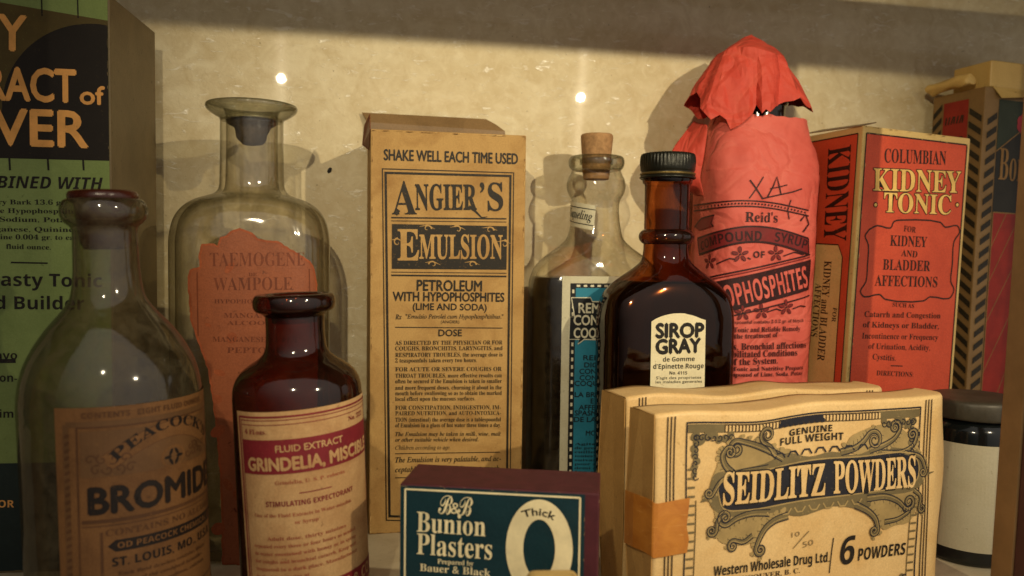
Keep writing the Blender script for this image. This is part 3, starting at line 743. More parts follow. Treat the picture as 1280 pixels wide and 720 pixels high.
def plume(path, wd, curl, d, lob=1):
    """engraved acanthus stem: broad tapering stroke that ends in a curl, with lobes along its outer side"""
    P_ = catmull(q(*path), 6); a = P_[-1]; b = P_[-2]; an = math.atan2(a[1]-b[1], a[0]-b[0])
    c = (a[0]+curl*math.cos(an+d*math.pi/2), a[1]+curl*math.sin(an+d*math.pi/2))
    sp_ = spiral(c, curl, 1.35, an-d*math.pi/2, d, .25, 22)
    n_ = len(P_); full = P_+sp_[1:]
    for i in range(2, n_+6, 3):
        if i >= len(full)-1: break
        x, y = full[i]; dx, dy = full[i+1][0]-full[i-1][0], full[i+1][1]-full[i-1][1]; l = math.hypot(dx, dy) or 1; aa = math.atan2(dy, dx)
        ox, oy = dy/l*d*lob, -dx/l*d*lob; k = wd*(.9-.5*i/len(full))
        P.ellipse((x+ox*k*.9, y+oy*k*.9), k*.75, k*.42, 'scroll_shade', 3, n=12, rot=aa+.7*d); P.ribbon([(x+ox*k*.3, y+oy*k*.3), (x+ox*k*1.2+dx/l*k*.4, y+oy*k*1.2+dy/l*k*.4)], .03, 'scroll_grey', 4, True)
    P.ribbon(full, wd, 'scroll_grey', 4, True, taper='end')
    off = lambda e: [(x+e*wd*.5*(1-.75*i/len(full))*(-(full[min(i+1, len(full)-1)][1]-full[max(i-1, 0)][1]))/(math.dist(full[min(i+1, len(full)-1)], full[max(i-1, 0)]) or 1), y+e*wd*.5*(1-.75*i/len(full))*(full[min(i+1, len(full)-1)][0]-full[max(i-1, 0)][0])/(math.dist(full[min(i+1, len(full)-1)], full[max(i-1, 0)]) or 1)) for i, (x, y) in enumerate(full)]
    P.ribbon(off(1), .035, N, 5, True); P.ribbon(off(-1), .035, N, 5, True); P.ribbon(off(.35), .03, 'scroll_shade', 5, True)
plume(((980, 572), (960, 560), (940, 552), (922, 548)), .26, .30, 1); plume(((970, 568), (962, 556), (954, 550)), .2, .30, -1); plume(((915, 590), (905, 580), (902, 568), (906, 560)), .24, .2, -1)
plume(((960, 582), (925, 588), (900, 600), (888, 618)), .2, .14, -1); plume(((1050, 566), (1068, 560), (1078, 552), (1085, 543)), .24, .34, -1); plume(((1085, 563), (1105, 556), (1118, 548), (1124, 540)), .22, .26, 1)
plume(((1100, 566), (1128, 565), (1142, 556), (1146, 546)), .2, .22, 1); plume(((1130, 566), (1150, 572), (1156, 588)), .18, .14, -1)
plume(((985, 644), (968, 650), (956, 660), (948, 674), (944, 684)), .26, .2, 1); plume(((962, 640), (940, 640), (920, 646), (908, 654)), .24, .28, -1); plume(((940, 668), (928, 676), (916, 674)), .18, .2, 1); plume(((905, 640), (895, 650), (893, 662)), .18, .18, -1)
plume(((1066, 630), (1082, 638), (1092, 648), (1096, 660)), .24, .18, -1); plume(((1080, 622), (1104, 620), (1120, 626), (1128, 634)), .24, .28, 1); plume(((1104, 652), (1120, 648), (1132, 640)), .18, .18, 1); plume(((1140, 612), (1148, 620), (1146, 634)), .16, .16, 1)
for k in range(7):                                         # small arches above and below the name
    a = inv((975+k*17, 570-k*1.6)); P.ribbon([(a[0]-.22, a[1]-.05), (a[0]-.1, a[1]+.12), (a[0]+.1, a[1]+.12), (a[0]+.22, a[1]-.05)], .06, N, 5, True)
    a = inv((965+k*17, 641-k*2.6)); P.ribbon([(a[0]-.22, a[1]+.08), (a[0]-.1, a[1]-.1), (a[0]+.1, a[1]-.1), (a[0]+.22, a[1]+.08)], .06, 'scroll_shade', 5, True)
P.ribbon(q((888, 612), (880, 622), (874, 626), (884, 624)), .14, 'scroll_grey', 4, True, taper='end'); P.ribbon(q((1152, 588), (1160, 592), (1166, 590)), .14, 'scroll_grey', 4, True, taper='end')
for ly, mt, of in ((6, 'ink_black', .045), (7, 'powder_card', 0.012)):
    P.tx('SEIDLITZ', (901, 629), (1029, 618), 38, 's', mt, ly, off=of); P.tx('POWDERS', (1039, 616), (1142, 607), 37, 's', mt, ly, off=of)
P.tx('GENUINE', (988, 545), (1041, 541), 8, 'b', 'ink_black', 2); P.tx('FULL WEIGHT', (976, 556), (1054, 551), 9, 'b', 'ink_black', 2)
P.tx('Western Wholesale Drug Ltd.', (890, 719), (1036, 702), 12, 'b', 'ink_black', 2); P.tx('VANCOUVER, B. C.', (912, 727), (1000, 716), 6, 's', K, 2)
P.ribbon(q((1041, 672), (1036, 716)), .04, 'ink_black', 2, True)
P.tx('6', (1048, 706), (1066, 704), 35, 'b', 'ink_black', 2, slant=.08); P.tx('POWDERS', (1072, 701), (1131, 693), 15, 'b', 'ink_black', 2, slant=.05)
P.ribbon(q((992, 686), (1011, 664)), .04, 'pencil', 2, True); P.tx('10', (990, 672), (1000, 670), 6, 'sc' if False else 'i', 'pencil', 2); P.tx('50', (1004, 685), (1017, 681), 7, 'i', 'pencil', 2)
P.build('front_print', t, step=.35, base=.02)
# amber tape round the left end
def tape_mat():
    tt = NT('amber_tape'); 
    c = tt.mix(tt.ramp(tt.noise(120, 5, .6, .5), .3, .7), lin((200, 132, 52)), lin((172, 104, 36)))
    cr = tt.ramp(tt.noise(300, 3, .6, 0, (.3, 1, 3)), .62, .7, 0, .35); c = tt.mix(cr, c, lin((230, 180, 100)))
    tt.principled(c, .38, tt.bump(tt.noise(200, 4, .6, 0, (.4, 1, 2)), .3, .0004), .5)
tape_mat()
V = []; F = []
path = [(-.34, 1.45), (-.30, .9), (-.12, .3), (-.062, .02), (-.02, -.012), (.1, -.03), (.6, -.03), (1.2, -.03)]
va, vb = inv((850, 692))[1], inv((850, 624))[1]
for i, (x, y) in enumerate(path):
    for j in range(5):
        k = j/4; v_ = va+(vb-va)*k+.05*math.sin(i)
        if x > 0: V.append(tuple(sh.fwd(x+(.06*math.sin(j*2.1) if i == len(path)-1 else 0), v_, .045+.004*math.sin(j*3+i))))
        else: V.append((x, y, v_))
for i in range(len(path)-1):
    for j in range(4): F.append([i*5+j, (i+1)*5+j, (i+1)*5+j+1, i*5+j+1])
o = mesh('tape', V, F, 'amber_tape', t, None, False, label='yellowed amber tape wrapped round the carton end'); md = o.modifiers.new('thick', 'SOLIDIFY'); md.thickness = .015*U; md.offset = 0

t, sh = powder('cream powder carton mostly hidden behind the taped one', (10.26, 27.7, 0), 3.5, 11.5, 7.66, 2.2, .6, .2, False)
P = Print(sh); inv = sh.inv
for du in (0, .13, .26): vline(P, .5+du, .05, 7.58, .05, K); vline(P, 10.45+du, .05, 7.58, .05, K)
uL, uR, vT = 1.05, 10.2, 7.15
P.ribbon([(uL, vT), (uR, vT)], .12, N, 2, True); P.ribbon([(uL, .2), (uL, vT)], .06, N, 2, True); P.ribbon([(uR, .2), (uR, vT)], .06, N, 2, True)
x = uL+1.4
while x < uR-.5:
    if not (uL+3.4 < x < uL+5): P.poly([(x, vT-.2), (x+.08, vT-.2), (x+.08, vT-.04), (x, vT-.04)], 'scroll_grey', 3, True)
    x += .15
P.poly([(uL+3.4, vT-.3), (uL+5.0, vT-.3), (uL+5.0, vT), (uL+3.4, vT)], N, 3, True)
P.build('front_print', t, step=.35, base=.02)

# bunion plaster box
solid('maroon_card', (84, 36, 42), .55, .35, 200, .15, .3)
paper('teal_label', (26, 54, 60), (20, 42, 48), .6, .25, .5, .08)
ink('label_cream', (236, 220, 172), (200, 180, 130), .3); ink('violet_edge', (86, 60, 84), None, 0)
t = thing('plaster_box', 'maroon box with teal label and large cream oval', 'box', (1.71, 23.84, 0), -19.0)
WB, HB = 5.95, 6.0
from_bm('box_body', box_bm(0, WB, 0, 2.25, 0, HB, .05), 'maroon_card', t)
F_ = Flat(t, (0, 0, 0), (1, 0, 0), (0, 0, 1)); P = Print(F_); K = 'label_cream'
uR = F_.inv((731, 640))[0]; vT = F_.inv((600, 611.5))[1]
P.poly([(.02, .05), (uR, .05), (uR, vT), (.02, vT)], 'teal_label', 0, True)
fr = [(.19, .2), F_.inv((724, 640)), None, None]; uF = F_.inv((725, 640))[0]; vF = F_.inv((508, 611))[1]
fr = [(.17, .2), (uF, .2), (uF, vF), (.17, vF)]
for i in range(4): P.ribbon([fr[i], fr[(i+1) % 4]], .055, K, 2, True)
P.tx('B', (548, 642), (566, 643), 24, 'sc', K); P.tx('B', (572, 644), (591, 645), 24, 'sc', K); P.tx('&', (563, 641), (575, 643), 14, 'g', K, 3)
P.tx('Bunion', (521, 664), (607, 670), 25, 's', K); P.tx('Plasters', (521, 692), (615, 699), 26, 's', K)
P.tx('Prepared by', (547, 704), (592, 707), 6, 's', K); P.tx('Bauer & Black', (525, 713), (613, 720), 9, 's', K)
c = F_.inv((674, 686)); ro = abs(F_.inv((716, 686))[0]-c[0]); rv = abs(F_.inv((674, 624))[1]-c[1]); ri = abs(F_.inv((694, 686))[0]-c[0]); rw = abs(F_.inv((674, 649))[1]-c[1])
P.ellipse(c, ro, rv, K, 2, (ri, rw), 64)
P.tx('Thick', (655, 647), (692, 650), 9, 'gb', 'ink_plain', 3, bend=4.5); P.tx('Curved', (652, 738), (696, 741), 9, 'gb', 'ink_plain', 3, bend=-5)
edge_wear(P, .02, uR, .05, vT, 'worn_board', 45, 4, .035)
edge_wear(P, .0, WB, .0, HB, 'worn_board', 45, 5, .03)
P.build('front_print', t)
# little cream pillbox right at the bottom edge
c = at(691, 724, 20.3)
t = thing('pill_box', 'small cream rounded pill box at the bottom edge in front of the maroon box', 'pill box', (c.x, 20.3, 0), -8)
from_bm('base', box_bm(-.66, .66, -.35, .35, 0, 3.2, .15, 4), 'powder_card', t); from_bm('lid', box_bm(-.71, .71, -.4, .4, 2.6, 4.42, .3, 6), 'cream_packet', t)
# ================================================================ bottles
glass('clear_glass', (.98, .97, .93), (.24, .23, .15), 2.4, .06, .03, (160, 142, 104), .05)
glass('clear_glass_lip', (.82, .82, .74), (.10, .10, .07), 1.8, .05, .04, (120, 110, 85), .09)
glass('dusky_glass', (.74, .71, .58), (.09, .08, .05), 1.9, .085, .2, (122, 110, 82), .06)
glass('amber_dark_glass', (.46, .19, .09), (.05, .016, .009), 1.3, .09, .06, (92, 62, 44), .045)
glass('amber_glass', (.70, .36, .17), (.10, .035, .016), 1.4, .05, .02, (70, 44, 26), .03)
solid('dark_syrup', (12, 8, 6), .12, .2, 60, .0, .5)
solid('cork', (186, 144, 98), .85, .45, 420, .5, .2)
solid('old_cork', (74, 62, 46), .8, .5, 300, .5, .3)
solid('wax_stopper', (70, 30, 18), .25, .4, 150, .25, .5)
paper('bromide_paper', (128, 88, 48), (92, 60, 32), .8, .6, .6, .1)
paper('torn_paper', (152, 86, 54), (124, 68, 42), .6, .45, .7, .10)
ink('torn_edge', (150, 76, 42), (168, 90, 52), .7, .6, .48)
paper('extract_paper', (200, 160, 108), (164, 116, 70), .85, .7, .55, .08)
paper('sirop_paper', (228, 218, 180), (206, 188, 140), .4, .35, .5, .05)
paper('remedy_paper', (206, 200, 170), (172, 158, 116), .4, .45, .5, .06)
ink('bromide_black', (34, 26, 20), (130, 90, 48), .3); ink('bromide_brown', (92, 60, 34), (140, 98, 54), .45); ink('bromide_shade', (108, 76, 44), (140, 98, 54), .5)
ink('faint_brown', (112, 56, 32), (160, 84, 48), .5); ink('extract_red', (124, 34, 40), (186, 110, 74), .3); ink('extract_thin', (160, 84, 58), (200, 150, 96), .5)
ink('remedy_blue', (40, 122, 146), (80, 130, 140), .25); ink('remedy_black', (20, 22, 24), (60, 100, 112), .15); ink('remedy_cream', (212, 206, 178), None, 0)
solid('cap_black', (38, 38, 30), .35, .4, 300, .2, .5, .5)
solid('cap_brass', (128, 108, 62), .4, .4, 300, .2, .5, .7)

def bottle(label, loc, lean, prof, material, sm=4, rz=0, name='glass_bottle', inner=None):
    t = thing(name, label, 'bottle', loc, rz, lean)
    lathe('bottle_glass', prof, material, t, sm)
    if inner:                                             # the inside face of the glass
        e, zb = inner; pi_ = [(max(p[0], zb), p[1]-e, p[2]-e, p[3]) for p in prof if p[0] >= zb]
        lathe('inner_wall', pi_, material, t, sm, 112, True)
    return t

# round corked bottle, front left
t = bottle('clear round bottle with wax topped cork and brown bromide label, at front left', (at(147, 600, 27).x+.15, 27, 0), -1.8,
   ring([(0, 2.2), (.15, 2.5), (.5, 2.62), (4, 2.64), (8.2, 2.63), (9.1, 2.5), (9.8, 2.22), (10.5, 1.76), (11.0, 1.34), (11.4, 1.08), (12.0, .97), (13.0, .93), (13.55, .94), (13.7, 1.08), (13.85, 1.2), (14.15, 1.24), (14.4, 1.14), (14.45, .98), (14.3, .84), (14.0, .8)]), 'dusky_glass')
lathe('stopper', ring([(12.9, .6), (13.2, .74), (13.9, .80), (14.3, .84), (14.42, 1.0), (14.55, 1.02), (14.68, .95), (14.72, .5), (14.72, .01)]), 'wax_stopper', t, 3, 64, True, False, lambda x, y, z: .04*noise.noise((x*2, y*2, z*2)))
F_ = Round(t, 2.64, 2.64, 2); P = Print(F_); K = 'bromide_black'; B = 'bromide_brown'
tl, tr, bl = F_.inv((68, 510)), F_.inv((256, 484)), F_.inv((90, 720))
e1 = Vector((tr[0]-tl[0], tr[1]-tl[1])).normalized(); e2 = Vector((e1.y, -e1.x))
WL = 6.3; LL = 6.5
def L(u, v): q_ = Vector(tl)+e1*u+e2*v; return (q_.x, q_.y)
P.poly([L(0, 0), L(WL, 0), L(WL, LL), L(.05, LL)], 'bromide_paper', 0, True)
for d, wd, m in ((.32, .16, 'bromide_shade'), (.62, .05, B)):
    fr = [L(d, .38+d*.3), L(WL-d, .38+d*.3), L(WL-d, LL-.2), L(d, LL-.2)]
    for i in range(4): P.ribbon([fr[i], fr[(i+1) % 4]], wd, m, 2, True)
for k in range(26): P.ellipse(L(.34, .8+k*.21), .09, .05, B, 3, n=8, rot=.6)
def LT(s_, u0, u1, v, cap, f, m, **kw): P.tx(s_, L(u0, v), L(u1, v), cap, f, m, 3, raw=True, **kw)
LT('CONTENTS ', .75, 2.0, .30, .16, 'b', B); LT('EIGHT FLUID OUNCES', 2.2, 4.6, .30, .16, 'b', B)
P.poly([L(.7, .68), L(WL-.7, .68), L(WL-.7, 2.0), L(.7, 2.0)], 'bromide_shade', 1, True)
bn = [L(1.35+.145*i, 1.62-.75*math.sin(math.pi*i/26)) for i in range(27)]; P.ribbon(bn, .46, 'bromide_paper', 2, True); P.ribbon(bn, .5, B, 1, True)
P.tx("PEACOCK'S", L(1.6, 1.6), L(4.9, 1.5), .3, 's', K, 4, bend=.72, raw=True)
P.ellipse(L(3.25, 1.72), .42, .34, 'bromide_paper', 2); P.ellipse(L(3.25, 1.72), .34, .27, 'bromide_shade', 3)
for k in range(6): P.ellipse(L(3.25+.2*math.cos(k*1.05), 1.72+.16*math.sin(k*1.05)), .12, .05, K, 4, n=10, rot=k*1.05)
for k in range(8): P.ribbon(spiral(L(.95+.15*k, 1.5+.3*(k % 2)), .16, 1, k, 1), .04, B, 3, True); P.ribbon(spiral(L(3.8+.12*k, 1.75-.2*(k % 2)), .14, 1, k, -1), .04, B, 3, True)
LT('BROMIDES', .9, 5.7, 3.05, .74, 'gb', K, off=.05)
P.ribbon([L(.7, 3.28), L(WL-.7, 3.28)], .10, B, 2, True); P.ribbon([L(.7, 3.42), L(WL-.7, 3.42)], .03, B, 2, True)
LT('CONTAINS NO ALCOHOL', 1.3, 5.4, 3.72, .18, 's', B)
P.poly([L(1.35, 4.03), L(1.55, 3.86), L(5.4, 3.86), L(5.6, 4.03), L(5.4, 4.2), L(1.55, 4.2)], K, 2, True)
LT('OD PEACOCK CHEMICAL CO.', 1.6, 5.3, 4.11, .17, 'b', 'bromide_paper')
LT('ST. LOUIS, MO., U.S.A.', 1.45, 5.1, 4.62, .25, 'b', K)
for k in range(4): LT(('Each fluid drachm contains fifteen', 'grains of the combined bromides', 'of potassium, sodium, calcium', 'ammonium and lithium.')[k], 1.6, (4.6, 4.4, 4.5, 3.6)[k], 4.9+.22*k, .1, 's', B)
P.ribbon([L(1.2, 3.6), L(1.2, LL-.5)], .07, B, 2, True); P.ribbon([L(.7, 5.85), L(WL-.7, 5.85)], .05, B, 2, True)
P.build('label', t, base=.02)

# tall empty bottle with flaring lip
t = bottle('tall empty clear bottle with flaring lip and torn orange label', (-3.8, 36.2, 0), 0,
   [(0, 2.7, 2.0, 3), (.2, 3.1, 2.35, 3.2), (.5, 3.26, 2.5, 3.3), (6, 3.27, 2.5, 3.3), (13.0, 3.27, 2.5, 3.3), (13.6, 3.23, 2.46, 3.2), (14.2, 3.08, 2.38, 3), (14.65, 2.78, 2.22, 2.8), (14.95, 2.38, 2.0, 2.5), (15.13, 1.92, 1.75, 2.2), (15.28, 1.54, 1.5, 2), (15.5, 1.37, 1.37, 2), (16.2, 1.32, 1.32, 2), (17.3, 1.3, 1.3, 2), (18.4, 1.3, 1.3, 2)], 'clear_glass', inner=(.24, .5))
lathe('lip', ring([(18.38, 1.30), (18.46, 1.33), (18.56, 1.48), (18.7, 1.70), (18.82, 1.84), (18.93, 1.89), (19.04, 1.87), (19.08, 1.77), (19.04, 1.5), (18.9, 1.22), (18.7, 1.1), (18.3, 1.07)]), 'clear_glass_lip', t)
lathe('stopper', ring([(17.35, .03), (17.4, .4), (17.6, .55), (17.85, .66), (18.1, .74), (18.25, .98), (18.4, 1.06), (18.46, .9), (18.48, .02)]), 'old_cork', t, 3, 64, False, False, lambda x, y, z: .09*noise.noise((x*2.4, y*2.4, z*3)))
F_ = Round(t, 3.27, 2.5, 3.3); P = Print(F_); K = 'faint_brown'
pts = [(236, 350), (238, 338), (251, 334), (250, 322), (253, 306), (262, 305), (272, 308), (276, 298), (284, 296), (288, 290), (300, 287), (314, 292), (321, 299), (332, 301), (348, 303), (358, 310), (372, 318), (386, 327), (392, 336), (395, 352), (396, 420), (395, 520), (392, 690), (340, 706), (279, 704), (277, 600), (270, 520), (262, 462), (246, 420), (240, 400)]
uv = [F_.inv(p) for p in pts]; rr_ = random.Random(2); out = []
for a, b in zip(uv, uv[1:]+uv[:1]):
    n_ = max(1, int(math.dist(a, b)/.12))
    for i in range(n_): out.append((a[0]+(b[0]-a[0])*i/n_+rr_.uniform(-.025, .025), a[1]+(b[1]-a[1])*i/n_+rr_.uniform(-.025, .025)))
P.poly(out, 'torn_paper', 0, True)
P.ribbon(out, .09, 'torn_edge', 1, True, True)
for k in range(26):
    c = F_.inv((rr_.uniform(245, 385), rr_.uniform(330, 690))); P.ellipse(c, rr_.uniform(.05, .3), rr_.uniform(.04, .5), 'torn_edge', 1, n=14, rot=rr_.uniform(0, 3))
P.tx('TAEMOGENE', (263, 333), (381, 332), 17, 's', K, 2, off=-.012); P.tx('DE', (311, 345), (321, 345), 4, 's', K)
P.tx('WAMPOLE', (267, 363), (365, 362), 16, 's', K, 2, off=-.012)
for s_, x0, x1, y, c_ in (('HYPOPHOSPHITES DE', 268, 372, 379, 5), ('MANGANESE', 280, 356, 397, 6), ('ALCOOL', 284, 340, 406, 5), ('MANGANESE ET FER', 266, 372, 427, 6.5), ('PEPTONE', 284, 354, 441, 7), ('LIQUIDE', 300, 346, 520, 5), ('A PRENDRE', 288, 372, 640, 6)): P.tx(s_, (x0, y), (x1, y), c_, 's', K, 2, off=-.008)
P.ribbon([(247, 340), (248, 420)], .04, K, 2); P.ribbon([(386, 336), (388, 420)], .04, K, 2)
P.build('label', t, base=.02)

# small open amber bottle
t = bottle('small open amber bottle with cream and red extract label', (-1.08, 27, 0), -2.3,
   ring([(0, 1.7), (.12, 1.95), (.4, 2.05), (5, 2.06), (8.2, 2.06), (8.65, 2.0), (9.0, 1.8), (9.25, 1.5), (9.45, 1.2), (9.7, 1.0), (10.2, .94), (10.85, .94)]), 'amber_dark_glass')
lathe('lip', ring([(10.8, .94), (10.92, 1.05), (10.98, 1.22), (11.12, 1.3), (11.36, 1.3), (11.5, 1.22), (11.53, 1.05), (11.48, .86), (11.2, .76), (10.6, .74)]), 'amber_dark_glass', t)
F_ = Round(t, 2.06, 2.06, 2); P = Print(F_); K = 'extract_red'; T_ = 'extract_thin'
tl, tr, bl = F_.inv((297, 513)), F_.inv((440, 498)), F_.inv((313, 719))
e1 = Vector((tr[0]-tl[0], tr[1]-tl[1])).normalized(); e2 = Vector((e1.y, -e1.x)); WL, LL = 5.4, 6.6
P.poly([L(0, 0), L(WL, 0), L(WL, LL), L(.02, LL)], 'extract_paper', 0, True)
fr = [L(.16, .16), L(WL-.2, .16), L(WL-.2, LL-.16), L(.16, LL-.16)]
for i in range(4): P.ribbon([fr[i], fr[(i+1) % 4]], .06, K, 2, True)
fr = [L(.26, .26), L(WL-.3, .26), L(WL-.3, LL-.26), L(.26, LL-.26)]
for i in range(4): P.ribbon([fr[i], fr[(i+1) % 4]], .025, K, 2, True)
LT('4 Fl.ozs.', .42, 1.25, .68, .15, 's', K); LT('No. 222', 3.9, 4.75, .66, .15, 's', K)
P.ribbon([L(.3, .40), L(WL-.35, .40)], .02, K, 2, True)
P.poly([L(.28, .86), L(WL-.32, .86), L(WL-.32, 1.92), L(.28, 1.92)], K, 2, True)
LT('FLUID EXTRACT', 1.5, 3.6, 1.24, .2, 'gb', 'extract_paper'); LT('GRINDELIA, MISCIBLE', .5, 4.95, 1.80, .38, 'gb', 'extract_paper', off=.06)
LT('Grindelia, U. S. P. robusta', 1.4, 3.6, 2.24, .11, 's', T_); P.ribbon([L(2.1, 2.55), L(3.1, 2.55)], .03, K, 2, True)
LT('STIMULATING EXPECTORANT', 1.05, 3.9, 2.92, .16, 'b', K)
for k, (s_, a, b) in enumerate((('One of the Fluid Extracts in Water miscible', .6, 3.8), ('or Syrup', 1.9, 2.6), ('', 0, 0), ('Adult dose, thirty minims', 1.0, 3.5), ('repeated every three or four hours as needed', .5, 3.9), ('in water sweetened with honey or in syrup', .5, 3.9), ('for coughs and bronchial catarrh. Keep well', .5, 3.9), ('stoppered in a dark place. Manufactured', .5, 3.9), ('in the laboratories at', .5, 2.2))):
    if s_: LT(s_, a, b, 3.25+.24*k, .11, 's', T_)
P.poly([L(.28, 5.45), L(WL-.32, 5.45), L(WL-.32, 6.1), L(.28, 6.1)], K, 2, True)
LT('PARKE, DAVIS & CO.', .5, 4.8, 5.92, .36, 'b', 'extract_paper')
P.build('label', t, base=.02)

# corked remedy bottle
bx = at(742, 400, 38.3).x
t = bottle('tall corked clear bottle of dark syrup with blue remedy label', (bx, 38.3, 0), 0,
   [(0, 2.8, 1.5, 3.6), (.2, 3.1, 1.8, 3.8), (.5, 3.24, 1.9, 3.8), (6, 3.25, 1.92, 3.8), (10.9, 3.25, 1.92, 3.8), (11.6, 3.18, 1.9, 3.6), (12.2, 2.95, 1.82, 3.2), (12.7, 2.5, 1.7, 2.8), (13.15, 1.9, 1.5, 2.4), (13.6, 1.45, 1.32, 2), (14.3, 1.24, 1.22, 2), (15.1, 1.16, 1.16, 2), (15.5, 1.2, 1.2, 2), (15.8, 1.36, 1.36, 2), (16.15, 1.46, 1.46, 2), (16.5, 1.42, 1.42, 2), (16.85, 1.26, 1.26, 2), (17.05, 1.2, 1.2, 2)], 'clear_glass')
lathe('lip', ring([(17.0, 1.2), (17.1, 1.3), (17.25, 1.37), (17.5, 1.38), (17.66, 1.3), (17.7, 1.1), (17.6, .86), (17.3, .8)]), 'clear_glass_lip', t)
lathe('syrup', [(.35, 2.6, 1.4, 3.6), (.6, 3.12, 1.78, 3.8), (6, 3.14, 1.8, 3.8), (10.9, 3.14, 1.8, 3.8), (11.55, 3.08, 1.78, 3.6), (11.7, 3.03, 1.77, 3.5)], 'dark_syrup', t, 2, 112, True, True)
lathe('cork_stopper', ring([(16.55, .6), (16.6, .64), (17.6, .72), (18.5, .79), (18.72, .79), (18.78, .74), (18.78, .02)]), 'cork', t, 2, 48, True, False, lambda x, y, z: .03*noise.noise((x*4, y*4, z*4)))
F_ = Round(t, 3.25, 1.92, 3.8); P = Print(F_); K = 'remedy_black'; B = 'remedy_blue'; C_ = 'remedy_cream'
u0, v1 = F_.inv((703, 345)); u1 = 2.35
P.poly([(u0, .4), (u1, .4), (u1, v1), (u0, v1)], 'remedy_paper', 0, True)
a_, b_ = F_.inv((713, 354)); b0 = .8
P.poly([(a_, b0), (u1-.35, b0), (u1-.35, b_), (a_, b_)], K, 1, True); P.poly([(a_+.26, b0+.2), (u1-.6, b0+.2), (u1-.6, b_-.22), (a_+.26, b_-.22)], B, 2, True)
y = b_-.3
while y > b0: P.poly([(a_+.09, y-.17), (a_+.19, y-.17), (a_+.19, y), (a_+.09, y)], C_, 3, True); y -= .36
x = a_+.3
while x < u1-.5: P.poly([(x, b_-.17), (x+.17, b_-.17), (x+.17, b_-.07), (x, b_-.07)], C_, 3, True); x += .34
pl = [F_.inv(p) for p in ((714, 372), (738, 372), (740, 377), (760, 377))]+[(u1-.4, F_.inv((740, 377))[1])]+[(u1-.4, F_.inv((740, 428))[1])]+[F_.inv(p) for p in ((730, 424), (722, 430), (724, 424), (711, 424), (712, 396), (718, 396))]
P.poly(pl, K, 4, True); P.ribbon(pl, .05, C_, 5, True, True)
for s_, x0, x1, y in (('REMEDE', 723, 776, 391), ('CONTRE LA', 717, 790, 406), ('COQUELUCHE', 717, 796, 422)): P.tx(s_, (x0, y), (x1, y), 12, 'gb', C_, 6)
for s_, x0, x1, y in (('REMEDE', 729, 772, 451), ('DIGNE DE', 730, 775, 460), ('CONFIANCE', 724, 776, 468), ('CONTRE LA', 724, 776, 476), ('COQUELUCHE', 718, 782, 483), ('LA BRONCHITE', 718, 786, 497), ('ET', 738, 748, 505), ('AFFECTIONS', 723, 778, 513), ('SPASMODIQUES', 718, 786, 520), ('DE LA GORGE', 717, 782, 528), ('MONTREAL', 732, 774, 545)): P.tx(s_, (x0, y-1), (x1, y-1), 6, 'gb', K, 4)
for k in range(8): P.tx(('Agiter avant', 'de prendre. Une', 'cuilleree a the', 'toutes les heures', 'suivant les cas', 'pour adultes et', 'demi dose pour', 'les enfants')[k], (718, 556+k*5), (780, 556+k*5), 3, 's', K, 4)
P.build('label', t, base=.02)
F_ = Round(t, 1.2, 1.2, 2); P = Print(F_)
P.poly([(-2.2, 14.3), (-.45, 14.0), (-.35, 15.2), (-2.1, 15.5)], 'remedy_paper', 0, True); P.ribbon([(-2.15, 14.52), (-.45, 14.22)], .04, K, 2, True); P.ribbon([(-2.1, 15.26), (-.36, 14.98)], .04, K, 2, True)
P.tx('Coqueling', (-2.15, 14.75), (-.55, 14.45), .42, 'bi', K, 2, raw=True)
P.build('neck_label', t, base=.06)

# dark flask with black screw cap
sx = at(832, 330, 34).x
t = bottle('dark amber flask with black metal screw cap and small arched cream label', (sx, 34, 0), 0,
   [(0, 2.6, 1.3, 4), (.2, 2.9, 1.6, 4), (.5, 2.98, 1.72, 4.2), (6, 3.0, 1.75, 4.2), (9.7, 3.0, 1.75, 4.2), (10.4, 2.95, 1.74, 4), (11.0, 2.82, 1.7, 3.5), (11.5, 2.45, 1.6, 3), (11.9, 1.98, 1.45, 2.5), (12.25, 1.5, 1.28, 2.2), (12.6, 1.12, 1.1, 2), (13.0, 1.02, 1.02, 2), (13.38, 1.01, 1.01, 2)], 'amber_glass')
lathe('neck_ring', ring([(13.36, 1.01), (13.44, 1.12), (13.6, 1.22), (13.8, 1.22), (13.95, 1.12), (14.02, 1.01)]), 'amber_dark_glass', t, 3)
lathe('neck_glass', ring([(14.02, 1.0), (15, 1.0), (16.0, 1.01), (16.1, 1.1), (16.35, 1.1), (16.4, .9)]), 'amber_glass', t, 3, 80, False)
lathe('syrup', [(.3, 2.5, 1.3, 4), (.6, 2.9, 1.62, 4.2), (9.7, 2.92, 1.66, 4.2), (10.9, 2.78, 1.6, 3.6), (11.45, 2.4, 1.5, 3), (11.7, 2.1, 1.42, 2.6)], 'dark_syrup', t, 3, 112, True, True)
lathe('cap', ring([(16.28, 1.18), (16.3, 1.24), (16.36, 1.25), (16.42, 1.2), (16.6, 1.17), (16.66, 1.21), (17.25, 1.21), (17.38, 1.16), (17.42, 1.05), (17.42, .01)]), 'cap_black', t, 3, 240, False, False, lambda x, y, z: (.02*math.cos(math.atan2(y, x)*48) if z > 16.95 and math.hypot(x, y) > 1.1 else 0))
lathe('cap_rim', ring([(16.44, 1.2), (16.47, 1.235), (16.52, 1.235), (16.55, 1.2)]), 'cap_brass', t, 2, 96, False)
F_ = Round(t, 3.0, 1.75, 4.2); P = Print(F_); K = 'ink_plain'
ar = [(813, 480), (814, 402)]+[(814+68*i/12, 402-10.5*math.sin(math.pi*i/12)**.8) for i in range(1, 12)]+[(882, 400), (881, 480)]
uv = [F_.inv(p) for p in ar]; uv[0] = (uv[0][0], 4.0); uv[-1] = (uv[-1][0], 4.0)
P.poly(uv, 'sirop_paper', 0, True)
